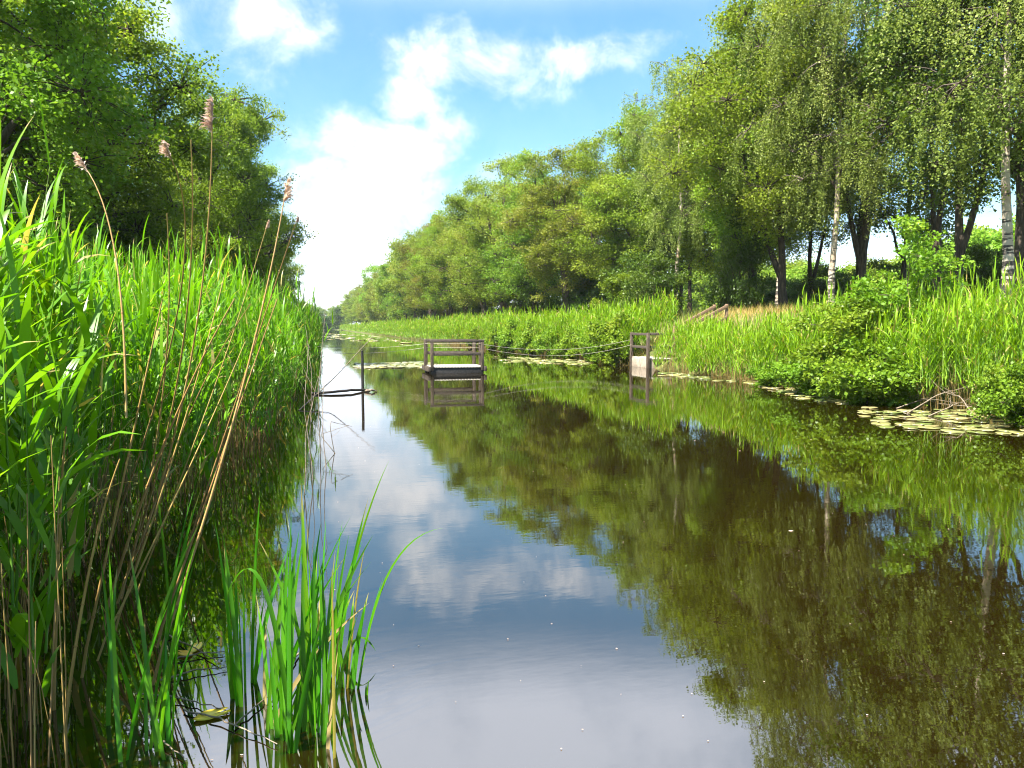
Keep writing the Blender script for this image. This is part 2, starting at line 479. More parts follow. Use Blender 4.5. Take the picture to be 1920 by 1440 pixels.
def build_ground():
    xs = np.unique(np.concatenate([px_, np.linspace(-12, 22, 69), np.linspace(-60, 80, 41)]))
    ys = np.unique(np.concatenate([[-3000, -600, -100, -30], np.linspace(-14, 60, 75), np.linspace(60, CANAL_END, 60), [CANAL_END + 6, CANAL_END + 12, 600, 900, 1500, 3500]]))
    X, Y = np.meshgrid(xs, ys)
    rng = np.random.default_rng(3)
    Z = gz(X, Y)
    wob = 0.10 * np.sin(X * 1.7 + Y * .6) * np.sin(Y * .9) + 0.08 * np.sin(X * .6 - Y * .35 + 1)
    wob = wob * np.where((X > 11) & (X < 14.5), .4, 1)
    Z = Z + wob * np.clip(np.abs(X - 5.5) - 5.5, 0, 3) / 3
    closed = np.clip((Y - CANAL_END) / 10, 0, 1) + np.clip((-13 - Y) / 10, 0, 1)
    Z = np.where(closed > 0, np.maximum(Z, Z * (1 - closed) + 0.9 * closed), Z)
    V = np.stack([X, Y, Z], -1).reshape(-1, 3)
    idx = np.arange(X.size).reshape(X.shape)
    q = np.stack([idx[:-1, :-1], idx[:-1, 1:], idx[1:, 1:], idx[1:, :-1]], -1).reshape(-1, 4)
    tag(link('ground', make_mesh('ground', V, q, 'soil', np.full(len(V), .5), True)), kind='structure')
    xs = np.linspace(-4, 13.2, 9); ys = np.linspace(-22, CANAL_END + 6, 40)
    X, Y = np.meshgrid(xs, ys)
    V = np.stack([X, Y, np.zeros_like(X)], -1).reshape(-1, 3)
    idx = np.arange(X.size).reshape(X.shape)
    q = np.stack([idx[:-1, :-1], idx[:-1, 1:], idx[1:, 1:], idx[1:, :-1]], -1).reshape(-1, 4)
    tag(link('canal_water', make_mesh('canal_water', V, q, 'water', np.full(len(V), .5), True)), kind='structure')
build_ground()

# ------------------------------------------------------------------ trees
def unit(a): return a / (np.linalg.norm(a, axis=-1, keepdims=True) + 1e-9)

def leaf_quads(rng, C, size, up=0.55, long=1.5, var=None, droop=None):
    """one folded rhombic leaf at each centre"""
    N = len(C)
    nrm = unit(rng.normal(size=(N, 3)) + np.array([0, 0, up * 2]))
    t = rng.normal(size=(N, 3))
    if droop is not None: t = t * 0.6 + np.array([0, 0, -droop])
    t = unit(t - nrm * (t * nrm).sum(1, keepdims=True))
    s = np.cross(nrm, t)
    L = size * rng.uniform(.7, 1.25, N)[:, None]
    wd = L * 0.5 / long * 1.25
    V = np.stack([C - t * L * .5, C + s * wd - t * L * .06 + nrm * L * .07, C + t * L * .5, C - s * wd - t * L * .06 + nrm * L * .07], 1).reshape(-1, 3)
    q = np.arange(4 * N).reshape(N, 4)
    return V, q, np.repeat(var, 4)

def tree_meshes(name, seed, H, cb, R, trunk_r, leafmat, barkmat, lumps=42, tips=11, leaves=130, leaf=0.15, style='oak', off=(0, 0), wide=0.4,
                lean=(0, 0), fork=0, limbs=7, spread=0.17, flat=0.75, puff=.24):
    rng = np.random.default_rng(seed)
    off = np.array([off[0], off[1], 0.0])
    ph = rng.uniform(0, 2 * PI, 8)
    def rmax(u, th):
        p = np.where(u < wide, np.sqrt(np.clip(1 - ((wide - u) / wide) ** 2 * .8, 0, 1)), np.sqrt(np.clip(1 - ((u - wide) / (1 - wide)) ** 2, 0, 1)))
        nz = 1 + .16 * np.cos(2 * th + ph[0] + 3 * u) + .13 * np.cos(3 * th + ph[1] - 5 * u) + .10 * np.cos(5 * th + ph[2] + 9 * u) + .1 * np.cos(12 * u + ph[3])
        return R * p * nz
    # foliage masses, kept apart from one another
    pts = []
    gap = (H - cb) * .5 * (R * R * 4 / (H - cb) / lumps) ** (1 / 3) * .0 + 0.62 * (4 / 3 * PI * R * R * (H - cb) / 2 / lumps) ** (1 / 3)
    tries = 0
    while len(pts) < lumps and tries < 6000:
        tries += 1
        u = rng.uniform(0.02, 0.98); th = rng.uniform(0, 2 * PI)
        r = rmax(np.array(u), th) * rng.uniform(0, 1) ** .42 * .88
        p = np.array([r * math.cos(th), r * math.sin(th), cb + u * (H - cb)]) + off * min(1, .3 + u)
        if all(np.sum((p - q) ** 2) > gap * gap for q in pts): pts.append(p)
    pts = np.array(pts)
    # trunk
    g = Geo()
    S = 9
    z = np.linspace(-.4, H * .88, S)
    u = np.clip(z / H, 0, 1)
    top = np.array([lean[0], lean[1]]) + off[:2] * .6
    wobx = rng.normal(0, .018 * H, S).cumsum() * .25; woby = rng.normal(0, .018 * H, S).cumsum() * .25
    wobx -= wobx[0]; woby -= woby[0]
    TP = np.stack([top[0] * u ** 1.3 + wobx, top[1] * u ** 1.3 + woby, z], -1)
    TR = trunk_r * (1 - .86 * np.linspace(0, 1, S) ** .8); TR[0] *= 1.35; TR[1] *= 1.06
    v, f = tubes(TP, TR, 9); g.add(v, f, .5)
    def trunk_at(h):
        return np.array([np.interp(h, z, TP[:, 0]), np.interp(h, z, TP[:, 1]), h])
    if fork:
        for k in range(fork):
            h0 = cb * rng.uniform(.35, .7); a = rng.uniform(0, 2 * PI)
            p0 = trunk_at(h0); p2 = trunk_at(H * .75) + np.array([math.cos(a), math.sin(a), 0]) * R * .5
            p1 = p0 + np.array([math.cos(a), math.sin(a), 0]) * R * .25 + np.array([0, 0, (H * .75 - h0) * .3])
            s = np.linspace(0, 1, 8)[:, None]
            P = p0 * (1 - s) ** 2 + 2 * p1 * s * (1 - s) + p2 * s * s
            v, f = tubes(P, np.linspace(trunk_r * .75, trunk_r * .15, 8), 8); g.add(v, f, .5)
    # limbs: cluster masses by direction and height
    k = min(limbs, len(pts))
    cen = pts[rng.choice(len(pts), k, replace=False)]
    for _ in range(6):
        lab = ((pts[:, None] - cen[None]) ** 2).sum(-1).argmin(1)
        cen = np.array([pts[lab == i].mean(0) if (lab == i).any() else cen[i] for i in range(k)])
    lab = ((pts[:, None] - cen[None]) ** 2).sum(-1).argmin(1)
    tipsP, tipsC = [], []
    def bough(p0, p2, r0, r1, sag, n=7):
        d = p2 - p0
        p1 = p0 + d * .45 + np.array([0, 0, sag * np.linalg.norm(d)])
        s = np.linspace(0, 1, n)[:, None]
        P = p0 * (1 - s) ** 2 + 2 * p1 * s * (1 - s) + p2 * s * s
        P[1:-1] += rng.normal(0, .02 * np.linalg.norm(d), (n - 2, 3))
        return P, np.linspace(r0, r1, n)
    for i in range(k):
        mem = pts[lab == i]
        if not len(mem): continue
        c = cen[i]
        hb = np.clip(c[2] - np.hypot(*(c - trunk_at(c[2]))[:2]) * rng.uniform(.5, .9) - .3, min(cb * .55, H * .3), H * .8)
        far = mem[np.argmax(((mem - trunk_at(hb)) ** 2).sum(1))]
        p0 = trunk_at(hb)
        r0 = np.interp(hb, z, TR) * .62
        P, RR = bough(p0, far, r0, r0 * .22, .10 if style != 'birch' else .2, 9)
        v, f = tubes(P, RR, 6); g.add(v, f, 0.)
        for m_ in mem:
            if m_ is not far:
                j = np.argmin(((P - m_) ** 2).sum(1)); j = max(1, j - 2)
                Q, QR = bough(P[j], m_, RR[j] * .55, RR[j] * .2, .08, 6)
                v, f = tubes(Q, QR, 5); g.add(v, f, 0.)
            n = max(3, int(rng.normal(tips, tips * .25)))
            sg = spread * R * rng.uniform(.8, 1.25)
            d = unit(rng.normal(size=(n, 3))) * (rng.uniform(.25, 1, n) ** .5)[:, None] * sg * 1.75
            d[:, 2] *= flat
            tp = m_ + d
            tw = np.stack([m_ + (tp - m_) * s + np.array([0, 0, .1 * sg]) * (4 * s * (1 - s)) for s in (0, .5, 1)], 1)
            v, f = tubes(tw, np.broadcast_to(np.array([.022, .014, .006]) * (R / 4), (n, 3)), 3); g.add(v, f, 0.)
            tipsP.append(tp); tipsC.append(np.broadcast_to(m_, tp.shape))
    TPt = np.concatenate(tipsP); TC = np.concatenate(tipsC)
    nl = leaves
    N = len(TPt) * nl
    ti = np.repeat(np.arange(len(TPt)), nl)
    if style == 'birch':
        along = rng.uniform(0, 1, N)
        hang = rng.uniform(.5, 1.25, len(TPt))[ti] * R * .50
        strand = rng.normal(0, .17 * R / 3, (len(TPt), 4, 2))
        sid = rng.integers(0, 4, N)
        C = TPt[ti] + (TC[ti] - TPt[ti]) * (rng.uniform(0, .5, N) * (along < .3))[:, None]
        xy = strand[ti, sid] * (0.25 + along)[:, None] + rng.normal(0, .05, (N, 2))
        C = C + np.concatenate([xy, (-hang * along ** 1.2 + rng.normal(0, .06, N))[:, None]], 1)
        C = np.where((C[:, 2] < cb * .62)[:, None], C + np.array([0, 0, 1.0]) * rng.uniform(0, 1, N)[:, None] * R * .4, C)
        droop = 1.0; up = .15
    else:
        sg = np.minimum(spread * R * .42, puff)
        back = rng.uniform(0, .55, N) ** 1.3
        dd = rng.normal(size=(N, 3)) * sg * np.array([1, 1, .62])
        C = TPt[ti] + (TC[ti] - TPt[ti]) * back[:, None] + dd
        droop = None; up = .55
    tv = rng.uniform(0, 1, len(TPt))
    lumpv = rng.uniform(0, 1, 997)[(np.abs(TC[:, 0] * 91 + TC[:, 2] * 57).astype(int)) % 997]
    var = np.clip(.36 * rng.uniform(0, 1, N) + .3 * tv[ti] + .42 * lumpv[ti] - .03, 0, 1)
    V, q, a = leaf_quads(rng, C, leaf, up, var=var, droop=droop)
    return g.mesh(name + '_trunk', barkmat, True), make_mesh(name + '_crown', V, q, leafmat, a)

KIND = {}
def tree_kind(key, *args, **kw):
    KIND[key] = tree_meshes(key, *args, **kw)

tree_kind('oak_big', 11, 13.5, 2.6, 5.6, .42, 'oak', 'bark', lumps=62, tips=19, leaves=115, leaf=.115, off=(1.0, 0), limbs=9, spread=.175, fork=1)
tree_kind('oak_mid', 12, 14.0, 3.0, 4.8, .34, 'oak', 'bark', lumps=52, tips=18, leaves=105, leaf=.115, limbs=8, spread=.18)
tree_kind('olive_a', 21, 12.5, 2.2, 4.3, .30, 'olive', 'bark_pale', lumps=50, tips=17, leaves=62, leaf=.125, fork=1, spread=.18)
tree_kind('olive_b', 22, 13.5, 2.2, 4.0, .28, 'olive', 'bark', lumps=48, tips=17, leaves=62, leaf=.125, fork=2, spread=.18)
tree_kind('lime_a', 31, 12.6, 3.7, 4.3, .20, 'lime', 'bark', lumps=56, tips=19, leaves=68, leaf=.105, fork=1, off=(-1.8, -.6), spread=.18)
tree_kind('lime_b', 32, 13.0, 3.0, 3.6, .17, 'lime', 'bark', lumps=44, tips=17, leaves=60, leaf=.12, spread=.19)
tree_kind('birch_a', 41, 17.0, 4.4, 3.6, .15, 'birch', 'birch_bark', lumps=54, tips=10, leaves=165, leaf=.070, style='birch', lean=(.9, -.3), wide=.42, limbs=10, spread=.2)
tree_kind('birch_b', 42, 14.0, 3.9, 2.5, .12, 'birch', 'birch_bark', lumps=42, tips=9, leaves=130, leaf=.070, style='birch', wide=.35, limbs=9, spread=.21)
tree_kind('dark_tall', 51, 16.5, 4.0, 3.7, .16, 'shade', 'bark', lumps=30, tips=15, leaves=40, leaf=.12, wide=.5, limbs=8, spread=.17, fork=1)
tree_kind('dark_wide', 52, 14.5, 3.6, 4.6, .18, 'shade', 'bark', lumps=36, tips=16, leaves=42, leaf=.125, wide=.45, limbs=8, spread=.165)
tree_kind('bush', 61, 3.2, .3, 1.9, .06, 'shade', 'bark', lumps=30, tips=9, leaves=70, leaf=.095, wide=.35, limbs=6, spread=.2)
tree_kind('pale_bush', 62, 3.0, .25, 1.6, .05, 'alder', 'bark', lumps=26, tips=9, leaves=60, leaf=.10, wide=.35, limbs=6, spread=.2)
tree_kind('field_tree', 63, 7.5, .6, 4.6, .2, 'lime', 'bark', lumps=44, tips=9, leaves=50, leaf=.26, wide=.4, limbs=6, spread=.18, puff=.5)
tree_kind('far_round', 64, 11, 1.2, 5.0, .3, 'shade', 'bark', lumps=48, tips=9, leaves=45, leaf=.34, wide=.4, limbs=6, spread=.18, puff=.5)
tree_kind('far_olive', 65, 13, 1.6, 4.6, .3, 'olive', 'bark', lumps=54, tips=10, leaves=50, leaf=.23, wide=.42, limbs=6, spread=.19, puff=.5)
tree_kind('far_lime', 66, 13.5, 2.0, 4.0, .26, 'lime', 'bark', lumps=46, tips=10, leaves=50, leaf=.22, wide=.36, limbs=6, spread=.2, puff=.5)

def tree(name, key, x, y, label, group=None, s=1.0, sz=1.0, rz=0.0, cat='tree', z=None):
    t = thing(name, label, cat, (x, y, ground_z(x, y) if z is None else z), rz, group)
    t.scale = (s, s, s * sz)
    tr, cr = KIND[key]
    link('trunk', tr, t); link('crown', cr, t)
    return t

# right bank, near part: each tree found by its column in the frame and its distance from the canal
G = 'trees on the right bank'
def rt(name, key, px, L, label, **kw):
    x, y = lateral(px, L)
    return tree(name, key, x, y, label, kw.pop('group', G), **kw)
rt('birch_tree', 'birch_a', 1886, 18.0, 'silver birch with long weeping branches at the right edge of the frame', s=1.0, rz=2.2)
rt('oak_tree', 'dark_wide', 1908, 19.6, 'dark oak with a thick trunk just behind the rightmost birch', s=1.0, rz=.5)
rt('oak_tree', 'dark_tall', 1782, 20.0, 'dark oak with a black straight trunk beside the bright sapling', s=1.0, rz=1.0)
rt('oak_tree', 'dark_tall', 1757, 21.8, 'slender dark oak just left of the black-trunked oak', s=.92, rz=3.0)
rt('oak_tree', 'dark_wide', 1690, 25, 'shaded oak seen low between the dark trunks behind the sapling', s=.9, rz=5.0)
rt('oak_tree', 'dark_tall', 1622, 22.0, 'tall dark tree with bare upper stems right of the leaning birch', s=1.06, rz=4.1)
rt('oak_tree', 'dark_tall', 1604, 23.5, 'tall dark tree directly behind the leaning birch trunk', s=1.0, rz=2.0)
rt('birch_tree', 'birch_a', 1556, 19.0, 'tall silver birch whose white trunk leans right over the reeds', s=.9, sz=1.12, rz=-.2)
rt('young_tree', 'dark_tall', 1512, 23, 'thin-stemmed young tree between the leaning birch and the forked trunk', s=.8, rz=1.4)
rt('lime_tree', 'lime_a', 1472, 20.0, 'broad yellow-green tree with a thick forked brown trunk', s=1.0, rz=.25)
rt('birch_tree', 'birch_b', 1455, 24.5, 'tall birch whose feathery top rises behind the yellow-green tree', s=1.22, rz=1.2)
rt('lime_tree', 'lime_b', 1418, 19.6, 'yellow-green tree with a straight dark trunk right of the stair rails', s=.92, rz=2.2)
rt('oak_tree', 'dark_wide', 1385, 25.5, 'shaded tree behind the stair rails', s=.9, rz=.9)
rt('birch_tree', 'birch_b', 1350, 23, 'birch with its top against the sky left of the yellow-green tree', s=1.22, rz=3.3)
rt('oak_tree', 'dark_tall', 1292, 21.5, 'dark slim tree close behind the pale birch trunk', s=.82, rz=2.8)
rt('birch_tree', 'birch_b', 1266, 18.6, 'weeping birch with a pale thin trunk above the dark bush', s=1.0, rz=.4)
rt('lime_tree', 'lime_b', 1222, 20.5, 'light green tree squeezed between the weeping birch and its neighbour', s=.98, rz=1.7)
rt('birch_tree', 'birch_b', 1200, 22.5, 'slim birch half hidden behind the light green tree', s=1.02, rz=5.1)
rt('lime_tree', 'lime_b', 1145, 18.6, 'light green tree above the pale elder bush', s=.92, rz=4.0)
rt('oak_tree', 'oak_mid', 1110, 23, 'darker oak rising behind the light green tree and the forked maple', s=.86, rz=2.0)
rt('maple_tree', 'olive_a', 1062, 17.4, 'olive-green maple with a stout forked trunk above the reeds', s=.95, rz=1.0)
rt('maple_tree', 'olive_b', 1000, 16.8, 'brownish-green maple with twin trunks above the reeds', s=.98, rz=.3)
rt('oak_tree', 'oak_mid', 985, 21.5, 'dark oak whose top shows behind the twin-trunked maple', s=.98, rz=3.7)
rt('bush', 'bush', 1225, 17.3, 'dark green rounded bush at the foot of the weeping birch', cat='bush', s=1.0, group='bushes under the right-bank trees')
rt('bush', 'pale_bush', 1168, 16.8, 'pale flowering elder bush left of the dark rounded bush', cat='bush', s=.9, group='bushes under the right-bank trees')
rt('ivy_bush', 'bush', 1385, 18.6, 'narrow ivy-clad bush standing behind the stair rails', cat='bush', s=.72, sz=1.9, group='bushes under the right-bank trees')
for px, L, lab in [(1590, 27, 'leafy bush far behind the leaning birch, between its trunk and the dark trunks'), (1730, 27, 'leafy bush far behind the bright sapling'), (1495, 29, 'leafy bush far behind the thin-stemmed young tree'), (1535, 24, 'low bush between the forked trunk and the leaning birch'), (1445, 27, 'low bush in the gap left of the forked trunk'), (1650, 25, 'low bush between the tall dark trunks and the sapling'), (1830, 24, 'low bush behind the reeds left of the rightmost birch')]:
    rt('bush', 'bush', px, L, lab, cat='bush', s=.72, rz=px * .7, group='bushes under the right-bank trees')
# right bank, the row running away towards the vanishing point
ORD = ['first', 'second', 'third', 'fourth', 'fifth', 'sixth', 'seventh', 'eighth', 'ninth', 'tenth', 'eleventh', 'twelfth', 'thirteenth', 'fourteenth', 'fifteenth',
       'sixteenth', 'seventeenth', 'eighteenth', 'nineteenth', 'twentieth', 'twenty-first', 'twenty-second', 'twenty-third', 'twenty-fourth', 'twenty-fifth', 'twenty-sixth']
rr = random.Random(8)
y = 66.0
i = 0
keys = ['olive_b', 'lime_b', 'olive_a', 'olive_b', 'oak_mid', 'olive_a', 'lime_b', 'olive_b']
while y < 400 and i < 26:
    key = keys[i % 8] if y < 130 else ('far_olive', 'far_lime', 'far_olive', 'olive_b')[i % 4]
    tree('oak_tree', key, 16.6 + rr.uniform(-.8, 1.2), y, ORD[i] + ' tree in the far right-bank row, counting away from the twin-trunked maple', 'far right-bank row of trees',
         s=rr.uniform(.9, 1.16), sz=rr.uniform(.92, 1.14), rz=rr.uniform(0, 6.3))
    y += 6.5 if y < 120 else 9 + (y - 120) * .05
    i += 1
for i, (x, y) in enumerate([(22, 62), (22.5, 74), (22, 88), (23, 104), (22, 124), (23, 40), (25, 50)]):
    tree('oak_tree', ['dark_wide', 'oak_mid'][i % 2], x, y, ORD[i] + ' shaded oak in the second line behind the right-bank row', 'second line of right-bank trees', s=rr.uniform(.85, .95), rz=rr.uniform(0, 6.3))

for i in range(24):
    yy = 44 + i * 7 + i * i * .22
    tree('bush', 'bush', 18.6 + rr.uniform(-.6, 2.5), yy, ORD[i] + ' leafy understorey bush beneath the far right-bank row, counting away from the maples', 'understorey bushes of the right bank', s=rr.uniform(1.15, 1.6), rz=rr.uniform(0, 6.3), cat='bush')
# left bank
GL = 'oaks on the left bank'
def lt(key, px, L, label, **kw):
    x, y = lateral(px, L)
    return tree('oak_tree', key, x, y, label, GL, **kw)
lt('oak_mid', -70, -8.8, 'tall oak cut off by the left edge of the frame', s=1.02, rz=.4)
lt('oak_big', 62, -9.6, 'large dense oak filling the upper left corner', s=.97, rz=1.3)
lt('oak_mid', 188, -9.4, 'oak between the corner oak and the spreading oak', s=.8, rz=3.2)
lt('oak_big', 388, -6.3, 'spreading oak with bare branch tips reaching over the reeds', s=.92, sz=1.2, rz=.1)
for i, y in enumerate([58, 70, 83, 98, 115, 135]):
    tree('oak_tree', ['oak_mid', 'oak_big', 'far_olive'][i % 3], -6.9 - (i % 2) * .5, y, ORD[i] + ' oak along the left bank beyond the spreading oak', GL, s=rr.uniform(.92, 1.0), rz=rr.uniform(0, 6.3))
for i, (x, y) in enumerate([(-14, 24), (-15, 31), (-14, 40), (-15, 50), (-14, 62), (-20, 34), (-21, 46)]):
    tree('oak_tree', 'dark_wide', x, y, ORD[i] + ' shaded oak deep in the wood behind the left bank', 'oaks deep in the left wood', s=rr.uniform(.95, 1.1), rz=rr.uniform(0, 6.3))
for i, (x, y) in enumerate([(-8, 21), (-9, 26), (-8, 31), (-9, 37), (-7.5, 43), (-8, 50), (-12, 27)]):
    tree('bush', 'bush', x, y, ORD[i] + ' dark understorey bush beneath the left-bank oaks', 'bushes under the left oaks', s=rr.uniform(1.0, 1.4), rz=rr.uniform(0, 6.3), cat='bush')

# trees at the far end of the canal and beyond the field on the right
for i, (px, Z, key, s) in enumerate([(566, 300, 'far_olive', .85), (580, 420, 'far_olive', 1.1), (596, 470, 'far_olive', 1.15), (612, 480, 'far_olive', 1.0), (628, 470, 'far_olive', 1.1), (608, 330, 'far_round', .62),
                                       (622, 390, 'far_round', .72), (641, 345, 'far_round', .95), (652, 430, 'far_olive', 1.1), (588, 350, 'far_round', .6), (572, 460, 'far_olive', 1.15), (640, 520, 'far_olive', 1.1)]):
    p = depth(px, 612, Z)
    tree('distant_tree', key, p[0], p[1], ORD[i] + ' small hazy tree of the wood closing the far end of the canal', 'trees at the far end of the canal', s=s, rz=rr.uniform(0, 6.3))
for i, (px, Z) in enumerate([(1105, 150), (1170, 130), (1230, 118), (1290, 110), (1335, 98), (1375, 105), (1425, 92), (1480, 100), (1530, 90), (1585, 92), (1640, 80), (1700, 84), (1765, 72), (1835, 58), (1880, 62), (1935, 56)]):
    p = depth(px, 612, Z)
    tree('field_tree', 'field_tree', p[0], p[1], ORD[i] + ' round sunlit tree beyond the field, counting rightwards between the trunks', 'round trees beyond the field', s=rr.uniform(.9, 1.2) * (.8 + Z / 500), rz=rr.uniform(0, 6.3))

# ------------------------------------------------------------------ reeds
def reed_geo(rng, base, height, n_leaves, leaf_len, leaf_w, segs=5, lean=.14, lean_az=None, fold=0.0, stem_r=.005, first=.22, sides=3, bias=0.0):
    """green reeds: a stem and alternate arching blades; returns the stem Geo and the leaf Geo"""
    N = len(base)
    az = rng.uniform(0, 2 * PI, N) if lean_az is None else lean_az + rng.normal(0, .7, N)
    lm = np.abs(rng.normal(0, lean, N)) * height
    def stem_at(t, idx):
        h = height[idx]
        k = lm[idx] * t ** 1.7
        return base[idx] + np.stack([np.cos(az[idx]) * k, np.sin(az[idx]) * k, h * t], -1)
    S = 6
    ar = np.arange(N)
    SP = np.stack([stem_at(np.full(N, t), ar) for t in np.linspace(-.06, 1, S)], 1)
    SR = np.linspace(1, .35, S)[None] * rng.uniform(.8, 1.2, N)[:, None] * stem_r
    gs = Geo()
    v, f = tubes(SP, SR, sides)
    sv = np.clip(rng.beta(1.2, 2.2, N), 0, 1)
    gs.add(v, f, np.repeat(sv, S * sides))
    idx = np.repeat(ar, n_leaves)
    k = np.tile(np.arange(n_leaves), N)
    t = first + (1 - first) * (k + rng.uniform(0, 1, len(k))) / n_leaves
    t = np.clip(t, 0, 1)
    P0 = stem_at(t, idx)
    laz = rng.uniform(0, 2 * PI, N)[idx] + (k % 2) * PI + rng.normal(0, .5, len(k)) 
    if bias: laz = laz + bias * np.sin(-laz)
    top = t > .93
    th0 = np.where(top, rng.uniform(.02, .2, len(k)), rng.uniform(.2, .5, len(k)))
    th1 = np.where(top, rng.uniform(.2, .9, len(k)), rng.uniform(.75, 1.9, len(k)))
    ln = leaf_len * rng.uniform(.65, 1.2, len(k)) * np.where(t < .35, .75, 1) 
    P = blade_paths(rng, P0, laz, th0, th1, ln, segs)
    Wd = blade_width(segs, leaf_w / 2 * rng.uniform(.7, 1.2, len(k)))
    roll = rng.normal(0, .45, len(k))
    side = np.stack([-np.sin(laz) * np.cos(roll), np.cos(laz) * np.cos(roll), np.sin(roll)], -1)
    gl = Geo()
    v, f = ribbons(P, Wd, side, fold)
    per = (segs + 1) * (3 if fold else 2)
    lv = np.clip(.55 * rng.uniform(0, 1, len(k)) + .35 * rng.uniform(0, 1, N)[idx] + .12 * t, 0, 1)
    lv = np.repeat(lv * .88, per).reshape(len(k), segs + 1, -1)
    dry = rng.uniform(0, 1, len(k))
    lv[dry < .22, -2:] = 1.0
    lv[dry < .05, segs // 2:] = 1.0
    lv[(dry < .03) | ((t < .4) & (dry < .12))] = 1.0
    gl.add(v, f, lv.ravel())
    return gs, gl

def merge(gs): 
    g = Geo()
    for q in gs:
        for v, a in zip(q.v, q.a): pass
        g.add(np.concatenate(q.v), np.concatenate(q.f), np.concatenate(q.a))
    return g

def scatter(rng, x0, x1, y0, y1, per_m2, keep=None):
    n = int((x1 - x0) * (y1 - y0) * per_m2)
    x = rng.uniform(x0, x1, n); y = rng.uniform(y0, y1, n)
    if keep is not None:
        k = keep(x, y); x, y = x[k], y[k]
    return x, y

def left_edge(y):  return np.interp(y, [0, 2.9, 3.6, 4.6, 6, 8, 10, 18, 60, 130, 420], [-.9, -.95, -1.32, -1.55, -1.5, -1.15, -.85, -.38, .25, .5, .9])
def right_edge(y): return np.interp(y, [0, 10, 16, 22, 27, 36, 60, 120, 250, 420], [11.4, 11.5, 11.6, 11.9, 12.2, 12.3, 11.9, 11.4, 11.0, 10.7])

def bed(name, kind, rng, zones, label, leafmat, lean_az):
    # zones: y from, y to, depth, stems per square metre, height, leaves, leaf length, leaf width, segments, first leaf, filter
    stems, blades = [], []
    for (y0, y1, dep, dens, hmean, nl, ll, lw, segs, first, keep) in zones:
        n = int((y1 - y0) * dep * dens)
        y = rng.uniform(y0, y1, n)
        dpt = rng.uniform(0, 1, n) ** 1.15 * dep
        edge_w = .18 * np.sin(y * 1.9) + .14 * np.sin(y * 4.3 + 1)
        x = left_edge(y) - dpt + edge_w if kind == 'left' else right_edge(y) + dpt + edge_w
        if keep is not None:
            k = keep(x, y); x, y, dpt = x[k], y[k], dpt[k]
        base = np.stack([x, y, np.maximum(gz(x, y), -.25)], -1)
        h = hmean * (1 + .10 * np.sin(y * .8 + x) + .07 * np.sin(y * 2.3)) * rng.normal(1, .09, len(x)) * np.where(dpt < .25, .8, 1.0)
        if kind == 'right':
            clump = np.sin(y * 1.15 + .6) + .7 * np.sin(y * 2.7 + x * 1.3) + .5 * np.sin(y * .47)
            h = h * (1 + .055 * clump)
            k = (clump > -.85) | (rng.uniform(0, 1, len(x)) < .45)
            x, y, h, base = x[k], y[k], h[k], base[k]
        near = np.hypot(x, y) < 3.7
        h = np.where(near, np.minimum(h, 1.66), h)
        h = h - np.maximum(gz(x, y), 0) * .55
        s, l = reed_geo(rng, base, np.maximum(h, .5), nl, ll, lw, segs, lean_az=lean_az, lean=.10, first=first, stem_r=.0045 * max(1, lw / .022))
        stems.append(s); blades.append(l)
    o = tag(link(name, merge(blades).mesh(name, leafmat)), label, 'reeds', kind='stuff')
    o2 = link('reed_stems', merge(stems).mesh('reed_stems', 'reed_stem'), o)
    o2['kind'] = 'stuff'
    return o

rng = np.random.default_rng(77)
not_cam = lambda x, y: (np.hypot(x, y) > 2.6) & ((y > 3.1) | (x < -1.25))
bed('reed_bed', 'left', rng,
    [(2.6, 5.2, 3.0, 60, 1.86, 8, .50, .044, 6, .22, not_cam), (5.2, 9, 3.8, 56, 1.98, 8, .50, .036, 6, .22, None), (9, 16, 4.0, 48, 2.1, 8, .46, .030, 6, .22, None), (16, 34, 4.0, 28, 2.25, 7, .48, .032, 5, .22, None),
     (34, 70, 3.6, 14, 2.3, 6, .5, .05, 4, .22, None), (70, 160, 3.2, 6, 2.3, 5, .55, .08, 4, .22, None)],
    'dense bright green reed bed along the left bank', 'reed', 0.3)
landing_gap = lambda x, y: ~((y > 26.6) & (x < 14.5))
bed('reed_bed', 'right', rng,
    [(7, 16.5, 2.8, 62, 2.18, 9, .42, .030, 5, .30, None), (16.5, 22, 2.2, 60, 1.75, 9, .4, .030, 5, .3, None), (22, 26.9, 1.7, 60, 1.42, 9, .4, .030, 5, .3, landing_gap), (29.6, 46, 2.6, 54, 1.95, 9, .42, .036, 5, .32, None),
     (46, 80, 2.6, 34, 2.05, 8, .45, .05, 4, .32, None), (80, 160, 2.6, 16, 2.1, 5, .5, .07, 4, .22, None), (160, 400, 2.6, 4, 2.1, 4, .6, .12, 3, .22, None)],
    'bright green reed bed along the far right bank of the canal', 'reed_right', 3.6)

# brown dead stalks standing among the reeds, low down
def dead_stalks(name, rng, x, y, hmin, hmax, lean, label, parent=None):
    base = np.stack([x, y, np.full(len(x), -.1)], -1)
    n = len(x)
    P = blade_paths(rng, base, rng.uniform(0, 2 * PI, n), np.abs(rng.normal(0, lean, n)), np.abs(rng.normal(.15, lean * 2, n)), rng.uniform(hmin, hmax, n), 4)
    v, f = tubes(P, np.linspace(1, .4, 5)[None] * rng.uniform(.002, .0042, n)[:, None], 4)
    g = Geo().add(v, f, np.repeat(rng.uniform(0, 1, n), 20))
    return tag(link(name, g.mesh(name, 'dead')), label, 'dead reeds', kind='stuff')
y = rng.uniform(2.8, 16, 800); x = left_edge(y) - rng.uniform(-.08, 1, 800) * 1.3
k = np.hypot(x, y) > 2.5
dead_stalks('dead_reed_stalks', rng, x[k], y[k], .5, 1.5, .16, 'thick tangle of brown dead stalks at the foot of the left reeds')
